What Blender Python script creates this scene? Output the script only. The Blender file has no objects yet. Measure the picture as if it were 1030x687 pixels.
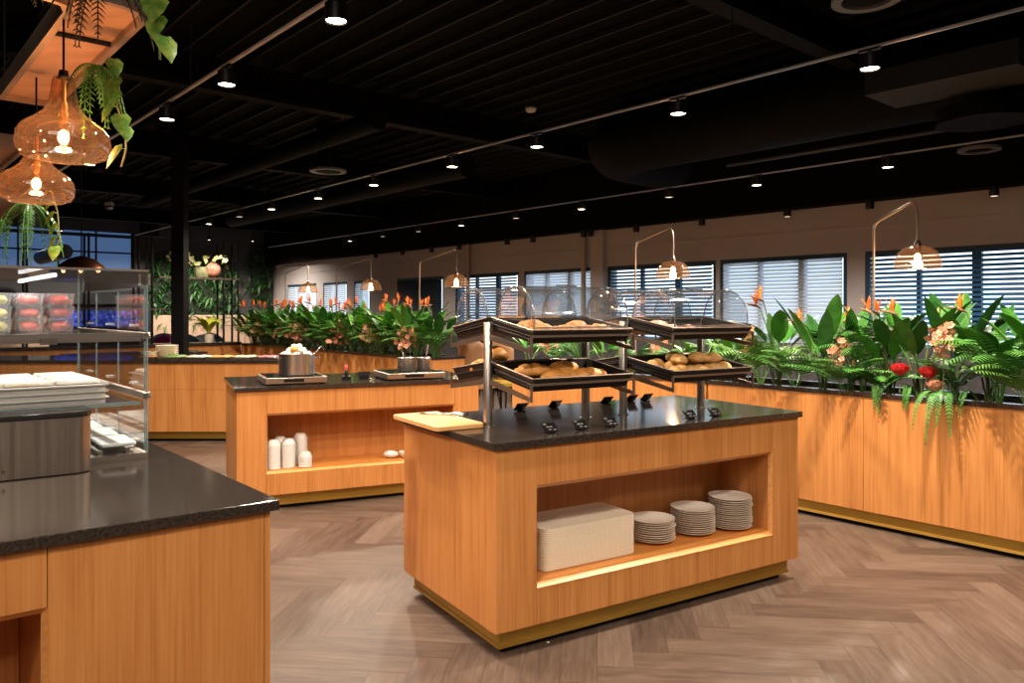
import bpy, bmesh, math, random
from math import sin, cos, pi, atan2, sqrt
from mathutils import Vector, Matrix
R = random.Random(7)
scene = bpy.context.scene
COL = scene.collection

# ------------------------------------------------------------------ camera, world, exposure
F, CX, HY, HC = 776.0, 515.0, 313.0, 1.44
cam_d = bpy.data.cameras.new('camera')
cam = bpy.data.objects.new('camera', cam_d); COL.objects.link(cam)
cam.location = (0, 0, HC); cam.rotation_euler = (pi/2, 0, 0)
cam_d.sensor_width = 36; cam_d.lens = 36*F/1030
cam_d.shift_x = 0; cam_d.shift_y = -(343.5-HY)/1030
cam_d.clip_start = .05; cam_d.clip_end = 200
scene.camera = cam
scene.view_settings.view_transform = 'Standard'
scene.view_settings.look = 'None'
scene.view_settings.gamma = 1
scene.view_settings.use_curve_mapping = False
scene.view_settings.exposure = 0.55
w = bpy.data.worlds.new('daylight'); scene.world = w; w.use_nodes = True
bg = w.node_tree.nodes['Background']
bg.inputs[0].default_value = (.86, .94, 1, 1); bg.inputs[1].default_value = 2.0
scene.cycles.max_bounces = 8
scene.cycles.transparent_max_bounces = 24
scene.cycles.sample_clamp_indirect = 4
scene.cycles.caustics_reflective = False; scene.cycles.caustics_refractive = False

def area_light(name, loc, size, size_y, power, col, rot=(0, 0, 0)):
    d = bpy.data.lights.new(name, 'AREA'); d.shape = 'RECTANGLE'; d.size = size; d.size_y = size_y
    d.energy = power; d.color = col
    o = bpy.data.objects.new(name, d); COL.objects.link(o); o.location = loc; o.rotation_euler = rot
    return o
WARM = (1, .84, .67)
area_light('fill_light_behind_camera', (-.6, -1.6, 3.2), 3.2, 2.2, 48, (1, .85, .70), (math.radians(22), 0, 0))  # unseen fill added behind the camera to brighten the front faces

# ------------------------------------------------------------------ helpers
TW = -.853                                   # direction of planters, window wall and tracks
D = Vector((cos(TW), sin(TW))); N = Vector((-sin(TW), cos(TW)))      # N points to the window wall
def at(u, v, z):
    Y = (HC-z)*F/(v-HY); return Vector(((u-CX)/F*Y, Y, z))
def atY(u, Y, z=0): return Vector(((u-CX)/F*Y, Y, z))

class MB:
    def __init__(s): s.v = []; s.f = []; s.uv = []
    def add(s, vs, fs):
        n = len(s.v); s.v += [tuple(p) for p in vs]; s.f += [tuple(i+n for i in f) for f in fs]; return s
    def box(s, x0, x1, y0, y1, z0, z1):
        return s.add([(x0,y0,z0),(x1,y0,z0),(x1,y1,z0),(x0,y1,z0),(x0,y0,z1),(x1,y0,z1),(x1,y1,z1),(x0,y1,z1)],
                     [(3,2,1,0),(4,5,6,7),(0,1,5,4),(1,2,6,5),(2,3,7,6),(3,0,4,7)])
    def prism(s, poly, z0, z1):
        n = len(poly)
        return s.add([(p[0],p[1],z0) for p in poly]+[(p[0],p[1],z1) for p in poly],
                     [tuple(range(n-1,-1,-1)), tuple(range(n, 2*n))]+[(i,(i+1)%n,n+(i+1)%n,n+i) for i in range(n)])
    def rbox(s, x0, x1, y0, y1, z0, z1, r=.02, seg=4):
        return s.prism(rrect(x0, x1, y0, y1, r, seg), z0, z1)
    def tube(s, pts, r, n=8, cap=True):
        pts = [Vector(p) for p in pts]; m = len(pts); vs = []
        up = None
        for i, p in enumerate(pts):
            t = (pts[min(i+1,m-1)]-pts[max(i-1,0)]).normalized()
            if up is None:
                up = Vector((0,0,1)) if abs(t.z) < .9 else Vector((1,0,0))
            a = t.cross(up).normalized(); b = a.cross(t).normalized(); up = b
            rr = r[i] if isinstance(r, (list, tuple)) else r
            for k in range(n):
                an = 2*pi*k/n; vs.append(p+a*cos(an)*rr+b*sin(an)*rr)
        fs = [(i*n+k, i*n+(k+1)%n, (i+1)*n+(k+1)%n, (i+1)*n+k) for i in range(m-1) for k in range(n)]
        if cap: fs += [tuple(range(n-1,-1,-1)), tuple((m-1)*n+k for k in range(n))]
        return s.add(vs, fs)
    def lathe(s, prof, n=24, c=(0,0,0), sy=1, cap=False):
        vs = []
        for (r, z) in prof:
            for k in range(n):
                a = 2*pi*k/n; vs.append((c[0]+r*cos(a), c[1]+r*sin(a)*sy, c[2]+z))
        m = len(prof)
        fs = [(i*n+k, i*n+(k+1)%n, (i+1)*n+(k+1)%n, (i+1)*n+k) for i in range(m-1) for k in range(n)]
        if cap: fs += [tuple(range(n-1,-1,-1)), tuple((m-1)*n+k for k in range(n))]
        return s.add(vs, fs)
    def ell(s, c, rx, ry, rz, n=10, m=6, jit=0, M=None):
        vs = []; fs = []
        for i in range(m+1):
            th = pi*i/m
            for k in range(n):
                a = 2*pi*k/n; j = 1+R.uniform(-jit, jit)
                p = Vector((rx*sin(th)*cos(a)*j, ry*sin(th)*sin(a)*j, -rz*cos(th)*j))
                if M: p = M @ p
                vs.append(p+Vector(c))
        for i in range(m):
            for k in range(n): fs.append((i*n+k, i*n+(k+1)%n, (i+1)*n+(k+1)%n, (i+1)*n+k))
        return s.add(vs, fs)
    def build(s, name, mat, parent=None, smooth=False, skew=None, loc=None, solid=0, bevel=0, auto=None):
        me = bpy.data.meshes.new(name)
        vs = s.v
        if skew: vs = [(x+y*cos(skew), y*sin(skew), z) for x, y, z in vs]
        me.from_pydata(vs, [], s.f); me.materials.append(mat)
        o = bpy.data.objects.new(name, me); COL.objects.link(o)
        if parent: o.parent = parent
        if loc: o.location = loc
        if smooth:
            me.polygons.foreach_set('use_smooth', [True]*len(me.polygons))
            if auto:
                me.set_sharp_from_angle(angle=auto)
        if solid:
            md = o.modifiers.new('s', 'SOLIDIFY'); md.thickness = solid; md.offset = 0
        if bevel:
            md = o.modifiers.new('b', 'BEVEL'); md.width = bevel; md.segments = 2; md.limit_method = 'ANGLE'
        me.update()
        return o
def rrect(x0, x1, y0, y1, r, seg=4):
    out = []
    for cx, cy, a0 in ((x1-r,y1-r,0),(x0+r,y1-r,pi/2),(x0+r,y0+r,pi),(x1-r,y0+r,3*pi/2)):
        for k in range(seg+1):
            a = a0+pi/2*k/seg; out.append((cx+r*cos(a), cy+r*sin(a)))
    return out
def tag(o, label=None, cat=None, group=None, kind=None):
    if label: o['label'] = label
    if cat: o['category'] = cat
    if group: o['group'] = group
    if kind: o['kind'] = kind
    return o
def thing(name, label, cat, loc=(0,0,0), rotz=0, group=None, tilt=0):
    o = bpy.data.objects.new(name, None); COL.objects.link(o); o.empty_display_size = .1
    o.location = loc; o.rotation_euler = (tilt, 0, rotz)
    return tag(o, label, cat, group)
def struct(name, mb, mat, **k):
    o = mb.build(name, mat, **k)
    if not k.get('parent'): o['kind'] = 'structure'
    return o
def dup(root, loc, rotz=None, label=None, group=None, scale=None, cat=None, tilt=None):
    kids = {}
    def cp(o, par):
        c = o.copy(); COL.objects.link(c)
        if par is not None: c.parent = par
        for ch in CH.get(o.name, []): cp(ch, c)
        return c
    for ob in [root]: index(ob)
    r = cp(root, None); r.location = loc
    if rotz is not None: r.rotation_euler = (r.rotation_euler[0] if tilt is None else tilt, 0, rotz)
    if scale: r.scale = (scale,)*3 if not isinstance(scale, tuple) else scale
    if label: r['label'] = label
    if group: r['group'] = group
    if cat: r['category'] = cat
    return r
CH = {}
def index(root):
    if root.name in CH: return
    CH[root.name] = list(root.children)
    for c in root.children: index(c)
ORD = ['first','second','third','fourth','fifth','sixth','seventh','eighth','ninth','tenth','eleventh','twelfth','thirteenth',
       'fourteenth','fifteenth','sixteenth','seventeenth','eighteenth','nineteenth','twentieth','twenty-first','twenty-second',
       'twenty-third','twenty-fourth','twenty-fifth','twenty-sixth','twenty-seventh','twenty-eighth','twenty-ninth','thirtieth']

# ------------------------------------------------------------------ materials
def lin(r, g, b):
    return tuple((c/255/12.92 if c/255 <= .04045 else ((c/255+.055)/1.055)**2.4) for c in (r, g, b))+(1,)
def mat(name, col, rough=.5, metal=0, spec=None, emit=None, estr=0, coat=0, trans=0):
    m = bpy.data.materials.new(name); m.use_nodes = True
    p = m.node_tree.nodes['Principled BSDF']
    if len(col) == 3: col = tuple(col)+(1,)
    p.inputs['Base Color'].default_value = col; p.inputs['Roughness'].default_value = rough
    p.inputs['Metallic'].default_value = metal
    if spec is not None: p.inputs['Specular IOR Level'].default_value = spec
    if emit: p.inputs['Emission Color'].default_value = tuple(emit)+(1,); p.inputs['Emission Strength'].default_value = estr
    if coat: p.inputs['Coat Weight'].default_value = coat; p.inputs['Coat Roughness'].default_value = .08
    return m
def noisy(name, c1, c2, scale=(8,8,8), nscale=1, rough=.5, metal=0, detail=5, bump=0, coord='Object', ramp=(.35,.65), rrange=None, spec=None, rand=True, coat=0):
    m = mat(name, c1, rough, metal, spec, coat=coat); nt = m.node_tree; n = nt.nodes; l = nt.links
    p = n['Principled BSDF']
    tc = n.new('ShaderNodeTexCoord'); mp = n.new('ShaderNodeMapping'); mp.inputs['Scale'].default_value = scale
    l.new(tc.outputs[coord], mp.inputs[0])
    if rand:
        oi = n.new('ShaderNodeObjectInfo'); ml = n.new('ShaderNodeMath'); ml.operation = 'MULTIPLY'; ml.inputs[1].default_value = 37
        l.new(oi.outputs['Random'], ml.inputs[0]); l.new(ml.outputs[0], mp.inputs['Location'])
    no = n.new('ShaderNodeTexNoise'); no.inputs['Scale'].default_value = nscale; no.inputs['Detail'].default_value = detail
    l.new(mp.outputs[0], no.inputs['Vector'])
    cr = n.new('ShaderNodeValToRGB'); cr.color_ramp.elements[0].position = ramp[0]; cr.color_ramp.elements[1].position = ramp[1]
    cr.color_ramp.elements[0].color = c1 if len(c1) == 4 else tuple(c1)+(1,)
    cr.color_ramp.elements[1].color = c2 if len(c2) == 4 else tuple(c2)+(1,)
    l.new(no.outputs['Fac'], cr.inputs[0]); l.new(cr.outputs[0], p.inputs['Base Color'])
    if bump:
        b = n.new('ShaderNodeBump'); b.inputs['Strength'].default_value = bump; b.inputs['Distance'].default_value = .01
        l.new(no.outputs['Fac'], b.inputs['Height']); l.new(b.outputs[0], p.inputs['Normal'])
    if rrange:
        mr = n.new('ShaderNodeMapRange'); mr.inputs['To Min'].default_value = rrange[0]; mr.inputs['To Max'].default_value = rrange[1]
        l.new(no.outputs['Fac'], mr.inputs[0]); l.new(mr.outputs[0], p.inputs['Roughness'])
    return m
def woodmat(name, dark, mid, light, vertical=True, rough=.38):
    """fine straight oak grain plus broad flowing figure"""
    m = mat(name, mid, rough, spec=.35); nt = m.node_tree; n = nt.nodes; l = nt.links; p = n['Principled BSDF']
    tc = n.new('ShaderNodeTexCoord'); oi = n.new('ShaderNodeObjectInfo')
    ml = n.new('ShaderNodeMath'); ml.operation = 'MULTIPLY'; ml.inputs[1].default_value = 23; l.new(oi.outputs['Random'], ml.inputs[0])
    def noise(sc, det, dist=0):
        mp = n.new('ShaderNodeMapping'); mp.inputs['Scale'].default_value = sc if vertical else (sc[2], sc[1], sc[0])
        l.new(tc.outputs['Object'], mp.inputs[0]); l.new(ml.outputs[0], mp.inputs['Location'])
        no = n.new('ShaderNodeTexNoise'); no.inputs['Scale'].default_value = 1; no.inputs['Detail'].default_value = det
        no.inputs['Distortion'].default_value = dist
        l.new(mp.outputs[0], no.inputs['Vector']); return no.outputs['Fac']
    fine = noise((110, 110, 2.5), 4); broad = noise((7, 7, .9), 3, 1.2); mid_ = noise((30, 30, 1.2), 3, .5)
    a = n.new('ShaderNodeMath'); a.operation = 'MULTIPLY_ADD'; l.new(fine, a.inputs[0]); a.inputs[1].default_value = .45
    b = n.new('ShaderNodeMath'); b.operation = 'MULTIPLY'; l.new(broad, b.inputs[0]); b.inputs[1].default_value = .35; l.new(b.outputs[0], a.inputs[2])
    c = n.new('ShaderNodeMath'); c.operation = 'MULTIPLY_ADD'; l.new(mid_, c.inputs[0]); c.inputs[1].default_value = .35; l.new(a.outputs[0], c.inputs[2])
    cr = n.new('ShaderNodeValToRGB'); e = cr.color_ramp.elements
    e[0].position = .40; e[0].color = dark; e[1].position = .74; e[1].color = light
    x = e.new(.56); x.color = mid
    l.new(c.outputs[0], cr.inputs[0]); l.new(cr.outputs[0], p.inputs['Base Color'])
    return m
OAK = woodmat('oak_veneer', (.36,.132,.034,1), (.48,.198,.056,1), (.56,.250,.080,1))
OAKH = woodmat('oak_veneer_lying', (.44,.155,.032,1), (.55,.210,.044,1), (.62,.255,.060,1), vertical=False)
OAKL = noisy('oak_lipping', (.60,.26,.07), (.72,.35,.12), (3,60,60), rough=.4)
BOARD = noisy('beech_board', (.58,.31,.12), (.66,.38,.16), (4,40,40), rough=.45)
BRASS = noisy('brass_plinth_metal', (.34,.20,.035), (.42,.26,.05), (1,1,1), rough=.42, metal=.75)
STONE = noisy('black_stone', (.019,.0145,.012), (.048,.037,.030), (1,1,1), nscale=120, detail=6, rough=.12, ramp=(.42,.72), rrange=(.07,.17), spec=.55)
BLACK = mat('black_paint', (.0015,.0015,.002), .6, spec=.2)
BLKM = mat('black_metal', (.005,.005,.006), .4, .4)
CEIL = noisy('ceiling_paint', (.0012,.001,.001), (.0022,.0018,.0018), (1,1,1), rough=.9, spec=.1)
DUCT = noisy('duct_paint', (.0016,.0014,.0015), (.0028,.0025,.0027), (1,1,1), nscale=20, rough=.7, spec=.1)
STEEL = noisy('brushed_steel', (.50,.47,.43), (.62,.58,.54), (60,60,1.5), rough=.28, metal=1, rrange=(.22,.38))
STEELH = noisy('brushed_steel_lying', (.42,.36,.30), (.55,.48,.41), (2,2,80), rough=.3, metal=1, rrange=(.24,.4))
CHROME = mat('polished_steel', (.75,.72,.68), .14, 1)
ARM = mat('satin_steel_arm', (.30,.23,.185), .36, .9)
WICKER = mat('dark_wicker', (.03,.02,.015), .5, spec=.25)
def wick(m):
    nt = m.node_tree; n = nt.nodes; l = nt.links; p = n['Principled BSDF']
    tc = n.new('ShaderNodeTexCoord'); w1 = n.new('ShaderNodeTexWave'); w1.inputs['Scale'].default_value = 28; w1.bands_direction = 'X'
    w2 = n.new('ShaderNodeTexWave'); w2.inputs['Scale'].default_value = 34; w2.bands_direction = 'Z'
    l.new(tc.outputs['Object'], w1.inputs[0]); l.new(tc.outputs['Object'], w2.inputs[0])
    mx = n.new('ShaderNodeMath'); mx.operation = 'MULTIPLY'; l.new(w1.outputs['Fac'], mx.inputs[0]); l.new(w2.outputs['Fac'], mx.inputs[1])
    cr = n.new('ShaderNodeValToRGB'); cr.color_ramp.elements[0].color = (.006,.0045,.004,1); cr.color_ramp.elements[1].color = (.040,.025,.017,1)
    l.new(mx.outputs[0], cr.inputs[0]); l.new(cr.outputs[0], p.inputs['Base Color'])
    b = n.new('ShaderNodeBump'); b.inputs['Strength'].default_value = .8; b.inputs['Distance'].default_value = .006
    l.new(mx.outputs[0], b.inputs['Height']); l.new(b.outputs[0], p.inputs['Normal'])
wick(WICKER)
CREAM = mat('cream_melamine', (.86,.78,.65), .35)
PLATE = mat('ivory_ceramic', (.90,.84,.76), .25)
WHITE = mat('white_ceramic', (.62,.59,.56), .3)
BROWNST = noisy('warm_steel', (.40,.35,.31), (.50,.44,.39), (2,2,60), rough=.3, metal=.9)
WALL = noisy('wall_paint', (.42,.40,.42), (.48,.46,.48), (.6,.6,.6), rough=.85)
DWALL = noisy('dark_wall_paint', (.035,.036,.042), (.05,.05,.058), (.6,.6,.6), rough=.8)
BEIGE = noisy('beige_upholstery', (.42,.30,.22), (.50,.37,.28), (1,1,1), nscale=20, rough=.8)
WFRAME = mat('window_frame_glow_blue', (.010,.045,.09), .4)  # dark frame; the blue is camera glow put into its colour
SLAT = mat('blue_grey_blind_slat', (.05,.18,.36), .45)
def thin_glass(name, tint=(1,1,1), refl=1.0, base=.04, rough=.02, power=.5, haze=0, top=.8):
    m = bpy.data.materials.new(name); m.use_nodes = True; nt = m.node_tree; n = nt.nodes; l = nt.links
    n.remove(n['Principled BSDF']); out = n['Material Output']
    t = n.new('ShaderNodeBsdfTransparent'); t.inputs[0].default_value = tuple(tint)+(1,)
    g = n.new('ShaderNodeBsdfGlossy'); g.inputs['Roughness'].default_value = rough; g.inputs[0].default_value = (refl,refl,refl,1)
    lw = n.new('ShaderNodeLayerWeight'); lw.inputs[0].default_value = power
    mr = n.new('ShaderNodeMapRange'); mr.inputs['To Min'].default_value = base; mr.inputs['To Max'].default_value = top
    pw = n.new('ShaderNodeMath'); pw.operation = 'POWER'; pw.inputs[1].default_value = 2.2
    l.new(lw.outputs['Facing'], pw.inputs[0]); l.new(pw.outputs[0], mr.inputs[0])
    mx = n.new('ShaderNodeMixShader'); l.new(mr.outputs[0], mx.inputs[0]); l.new(t.outputs[0], mx.inputs[1]); l.new(g.outputs[0], mx.inputs[2])
    last = mx.outputs[0]
    if haze:
        df = n.new('ShaderNodeBsdfDiffuse'); df.inputs[0].default_value = tuple(.8*c for c in tint)+(1,)
        m2 = n.new('ShaderNodeMixShader'); m2.inputs[0].default_value = haze; l.new(last, m2.inputs[1]); l.new(df.outputs[0], m2.inputs[2]); last = m2.outputs[0]
    l.new(last, out.inputs[0]); return m
GLASS = thin_glass('clear_glass', (.97,.985,.99), .8, .04, top=.6)
DOME = thin_glass('clear_acrylic', (.93,.96,.98), .95, .15, .03, .5, .015, .85)
EDGE = thin_glass('acrylic_edge', (.60,.66,.72), 1, .35, .1, haze=.1)
GEDGE = thin_glass('glass_edge', (.62,.80,.82), 1, .3, .1, haze=.25)
SMOKE = thin_glass('amber_glass', (.93,.70,.54), .9, .10, .02, top=.6, haze=.03)
FROST = thin_glass('frost_and_reflection', (.62,.58,.56), .6, .12, .2, haze=.03)
PANE = thin_glass('window_pane', (.9,.95,1), .6, .02)
PLASTIC = thin_glass('clear_tub_plastic', (.95,.96,.97), 1, .06, .12, haze=.12)
def emis(name, col, s):
    m = bpy.data.materials.new(name); m.use_nodes = True; nt = m.node_tree
    nt.nodes.remove(nt.nodes['Principled BSDF']); e = nt.nodes.new('ShaderNodeEmission')
    e.inputs[0].default_value = tuple(col)+(1,); e.inputs[1].default_value = s
    nt.links.new(e.outputs[0], nt.nodes['Material Output'].inputs[0]); return m
LENS = emis('lamp_lens_glow', (1,.76,.50), 16)
LENSD = emis('dim_lens_glow', (1,.80,.60), 1.2)
BULB = emis('bulb_glow', (1,.62,.30), 14)
LED = emis('led_tube_glow', (.95,.98,1), 4)
GREENS = [noisy('leaf_green_%s' % k, a, b, (5,5,5), nscale=3, rough=.38, spec=.4) for k, a, b in
          (('deep', (.016,.075,.014), (.03,.13,.02)), ('mid', (.035,.15,.018), (.07,.24,.03)), ('bright', (.08,.26,.025), (.16,.38,.05)))]
FROND = noisy('frond_green', (.03,.13,.02), (.08,.24,.035), (5,5,5), nscale=3, rough=.45)
FROND2 = noisy('pale_frond_green', (.07,.21,.035), (.16,.34,.07), (5,5,5), nscale=3, rough=.5)
GREYGREEN = noisy('grey_leaf', (.12,.16,.08), (.24,.26,.15), (5,5,5), nscale=3, rough=.5)
YGREEN = noisy('yellow_leaf', (.32,.42,.02), (.50,.52,.05), (5,5,5), nscale=3, rough=.45)
POTHOS = noisy('variegated_pothos', (.10,.24,.03), (.27,.38,.06), (9,9,9), nscale=4, rough=.4, ramp=(.4,.6))
VINE = noisy('vine_stem', (.10,.10,.03), (.2,.2,.06), (9,9,9), rough=.6)
STEM = noisy('plant_stem', (.05,.11,.03), (.13,.16,.05), (9,9,9), rough=.6)
ORANGE = noisy('orange_petal', (.76,.13,.018), (.88,.24,.03), (9,9,9), rough=.45)
REDP = noisy('red_petal', (.38,.006,.01), (.6,.02,.02), (9,9,9), nscale=8, rough=.5)
PEACH = noisy('peach_petal', (.62,.22,.13), (.80,.40,.26), (9,9,9), nscale=10, rough=.5)
BEAK = noisy('flower_beak', (.14,.06,.04), (.28,.10,.05), (9,9,9), rough=.5)
SOIL = noisy('dark_soil', (.01,.007,.005), (.03,.02,.014), (20,20,20), rough=.9)
CRUST = noisy('bread_crust', (.52,.19,.03), (.78,.38,.09), (14,14,14), nscale=1.5, rough=.5)
CRUST2 = noisy('dark_pastry', (.42,.13,.025), (.70,.32,.08), (16,16,16), nscale=1.5, rough=.4)
RYE = noisy('floury_crust', (.50,.24,.06), (.76,.47,.18), (14,14,14), nscale=1.8, rough=.6)

# ------------------------------------------------------------------ floor: oak planks laid in herringbone
def make_floor():
    fw, n = .15, 5; ang = -math.radians(6.3)
    ca, sa = cos(ang), sin(ang); vs = []; fs = []; uv = []; tone = []; g = .0006
    rr = random.Random(3)
    def rect(x0, y0, x1, y1, vert):
        x0 += g; y0 += g; x1 -= g; y1 -= g
        i = len(vs)
        cx, cy = (x0+x1)/2, (y0+y1)/2
        wx, wy = ca*cx-sa*cy, sa*cx+ca*cy
        if not (-14.5 < wx < 8.5 and -3.2 < wy < 24.5): return
        for x, y in ((x0,y0),(x1,y0),(x1,y1),(x0,y1)):
            vs.append((ca*x-sa*y, sa*x+ca*y, 0))
        fs.append((i,i+1,i+2,i+3)); t = rr.random(); ox, oy = rr.uniform(0, 50), rr.uniform(0, 50)
        L = n*fw
        q = [(0,0),(L,0),(L,fw),(0,fw)] if not vert else [(0,0),(0,fw),(L,fw),(L,0)]
        uv.extend([(a+ox, b+oy) for a, b in q]); tone.append(t)
    for k in range(-190, 200):
        for m in range(-32, 32):
            X, Y = k+m*n, k-m*n
            rect(X*fw, Y*fw, (X+n)*fw, (Y+1)*fw, False)
            rect(X*fw, (Y+1)*fw, (X+1)*fw, (Y+1+n)*fw, True)
    me = bpy.data.meshes.new('floor'); me.from_pydata(vs, [], fs)
    ul = me.uv_layers.new(name='uv')
    for i, c in enumerate(uv): ul.data[i].uv = c
    at_ = me.attributes.new('tone', 'FLOAT', 'FACE')
    for i, c in enumerate(tone): at_.data[i].value = c
    m = mat('herringbone_oak', (.1,.07,.05), .42, spec=.4); nt = m.node_tree; nn = nt.nodes; l = nt.links; p = nn['Principled BSDF']
    uvn = nn.new('ShaderNodeUVMap'); uvn.uv_map = 'uv'
    mp = nn.new('ShaderNodeMapping'); mp.inputs['Scale'].default_value = (3.5, 38, 1); l.new(uvn.outputs[0], mp.inputs[0])
    no = nn.new('ShaderNodeTexNoise'); no.inputs['Scale'].default_value = 1; no.inputs['Detail'].default_value = 6; no.inputs['Distortion'].default_value = 1.3
    l.new(mp.outputs[0], no.inputs[0])
    mp2 = nn.new('ShaderNodeMapping'); mp2.inputs['Scale'].default_value = (2.2, 9, 1); l.new(uvn.outputs[0], mp2.inputs[0])
    no2 = nn.new('ShaderNodeTexNoise'); no2.inputs['Scale'].default_value = 1; no2.inputs['Detail'].default_value = 4; l.new(mp2.outputs[0], no2.inputs[0])
    at2 = nn.new('ShaderNodeAttribute'); at2.attribute_name = 'tone'
    a = nn.new('ShaderNodeMath'); a.operation = 'MULTIPLY_ADD'; l.new(no.outputs['Fac'], a.inputs[0]); a.inputs[1].default_value = .55
    b = nn.new('ShaderNodeMath'); b.operation = 'MULTIPLY'; l.new(at2.outputs['Fac'], b.inputs[0]); b.inputs[1].default_value = .24; l.new(b.outputs[0], a.inputs[2])
    c = nn.new('ShaderNodeMath'); c.operation = 'MULTIPLY_ADD'; l.new(no2.outputs['Fac'], c.inputs[0]); c.inputs[1].default_value = .45; l.new(a.outputs[0], c.inputs[2])
    cr = nn.new('ShaderNodeValToRGB'); e = cr.color_ramp.elements
    e[0].position = .36; e[0].color = (.040,.025,.019,1); e[1].position = .86; e[1].color = (.138,.098,.075,1)
    x = e.new(.60); x.color = (.086,.056,.041,1)
    l.new(c.outputs[0], cr.inputs[0]); l.new(cr.outputs[0], p.inputs['Base Color'])
    bp = nn.new('ShaderNodeBump'); bp.inputs['Strength'].default_value = .15; bp.inputs['Distance'].default_value = .003; l.new(no.outputs['Fac'], bp.inputs['Height']); l.new(bp.outputs[0], p.inputs['Normal'])
    me.materials.append(m)
    o = bpy.data.objects.new('floor', me); COL.objects.link(o); o['kind'] = 'structure'
    s = MB().box(-19, 12, -12, 26, -.06, -.004).build('trim_1', mat('joint_dark', (.05,.033,.026), .8)); s['kind'] = 'structure'
make_floor()

# ------------------------------------------------------------------ window wall (own frame: x along D, y outwards)
W0 = Vector((4.34, 10.0)); ZB, ZH, ZSILL = 2.82, 2.2, .9
def s_of(u):
    r = (u-CX)/F; return (r*W0.y-W0.x)/(D.x-r*D.y)
WE = bpy.data.objects.new('t', None)
WM = Matrix.Translation((W0.x, W0.y, 0)) @ Matrix.Rotation(TW, 4, 'Z')
bpy.data.objects.remove(WE)
def wframe(o): o.matrix_world = WM; return o
WINS = [(289,318,'half'),(325,349,'half'),(356,372,'half'),(399,446,'dark'),(458,522,'open'),(527,597,'white'),(611,720,'open'),(724,852,'white'),(870,1120,'open')]
spans = [(s_of(a), s_of(b), k) for a, b, k in WINS]
S0, S1 = s_of(275), s_of(1200)
mb = MB(); cur = S0
for a, b, k in spans:
    mb.box(cur, a, 0, .25, ZSILL, ZH); cur = b
S2 = S0+27
mb.box(cur, S2, 0, .25, ZSILL, ZH); mb.box(S0, S2, 0, .25, 0, ZSILL); mb.box(S0, S2, 0, .25, ZH, 4.0)
wframe(struct('wall_right', mb, WALL))
mb = MB().box(S0, S1, -.30, -.001, ZB, 3.95)
wframe(struct('trim_2', mb, CEIL))
mb = MB().box(S0, S1, -.012, 0, 2.50, 2.53)
wframe(struct('trim_3', mb, WALL))
def slats(mb, x0, x1, z0, z1, pitch, wd, tilt, y=.07):
    z = z0
    dy, dz = wd/2*cos(tilt), wd/2*sin(tilt)
    while z < z1:
        mb.add([(x0,y-dy,z-dz),(x1,y-dy,z-dz),(x1,y+dy,z+dz),(x0,y+dy,z+dz)], [(0,1,2,3)]); z += pitch
WSLAT = mat('white_blind_slat', (.75,.77,.78), .5)
def trans_slat(m, f):
    nt = m.node_tree; n = nt.nodes; l = nt.links; p = n['Principled BSDF']
    t = n.new('ShaderNodeBsdfTranslucent'); t.inputs[0].default_value = (.88,.93,.98,1)
    mx = n.new('ShaderNodeMixShader'); mx.inputs[0].default_value = f
    l.new(p.outputs[0], mx.inputs[1]); l.new(t.outputs[0], mx.inputs[2]); l.new(mx.outputs[0], n['Material Output'].inputs[0])
trans_slat(WSLAT, .7); trans_slat(SLAT, .12)
DSLAT = mat('closed_dark_slat', (.02,.03,.045), .45)
names_w = ['far corner', 'next to the far corner', 'third from the far corner', 'closed dark one left of the middle', 'behind the left bread domes',
           'behind the right of the left bread domes', 'behind the arched lamp in the middle', 'left of the pillar behind the planter', 'at the far right']
for i, (a, b, k) in enumerate(spans):
    mb = MB(); t = .06
    mb.box(a, b, .02, .10, ZH-t, ZH); mb.box(a, b, .02, .10, ZSILL, ZSILL+t)
    mb.box(a, a+t, .02, .10, ZSILL+t, ZH-t); mb.box(b-t, b, .02, .10, ZSILL+t, ZH-t)
    n_m = max(1, round((b-a)/.62)); 
    for j in range(1, n_m):
        x = a+(b-a)*j/n_m; w_ = .05 if j % 2 == 0 else .025
        mb.box(x-w_, x+w_, .03, .09, ZSILL+t, ZH-t)
    f = wframe(struct('window_%d' % (i+1), mb, WFRAME))
    p_ = MB().box(a+t, b-t, .115, .12, ZSILL+t, ZH-t).build('pane', PANE, f)
    mb = MB()
    if k == 'white': slats(mb, a+t, b-t, ZSILL+t, ZH-t, .05, .050, 1.15, .0)
    elif k == 'half': slats(mb, a+t, b-t, ZSILL+t, ZH-t, .05, .05, .9, .0)
    elif k == 'dark': slats(mb, a+t, b-t, ZSILL+t, ZH-t, .048, .056, 1.25, .0)
    else: slats(mb, a+t, b-t, ZSILL+t, ZH-t, .056, .060, .66, .0)
    x = a+.3
    cords = []
    o = mb.build('window_blind', {'white': WSLAT, 'half': WSLAT, 'dark': DSLAT, 'open': SLAT}[k], None, solid=.002)
    wframe(o); o['kind'] = None; del o['kind']
    tag(o, {'white':'pale closed slatted','half':'pale half open slatted','dark':'dark closed slatted','open':'blue open slatted'}[k]+' blind in the window '+names_w[i], 'window blind')
WB = thing('window_banquette', 'dark upholstered banquette along the window wall behind the planters', 'bench'); WB.matrix_world = WM
NAVY = noisy('dark_upholstery', (.035,.035,.045), (.06,.055,.06), (2,2,2), nscale=10, rough=.8)
MB().box(S0+.8, S1+2, -.50, -.34, .46, 1.02).build('back_cushion', NAVY, WB); MB().box(S0+.8, S1+2, -.98, -.34, .36, .48).build('seat_cushion', NAVY, WB); MB().box(S0+.8, S1+2, -.92, -.36, 0, .36).build('base', BLACK, WB)
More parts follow.
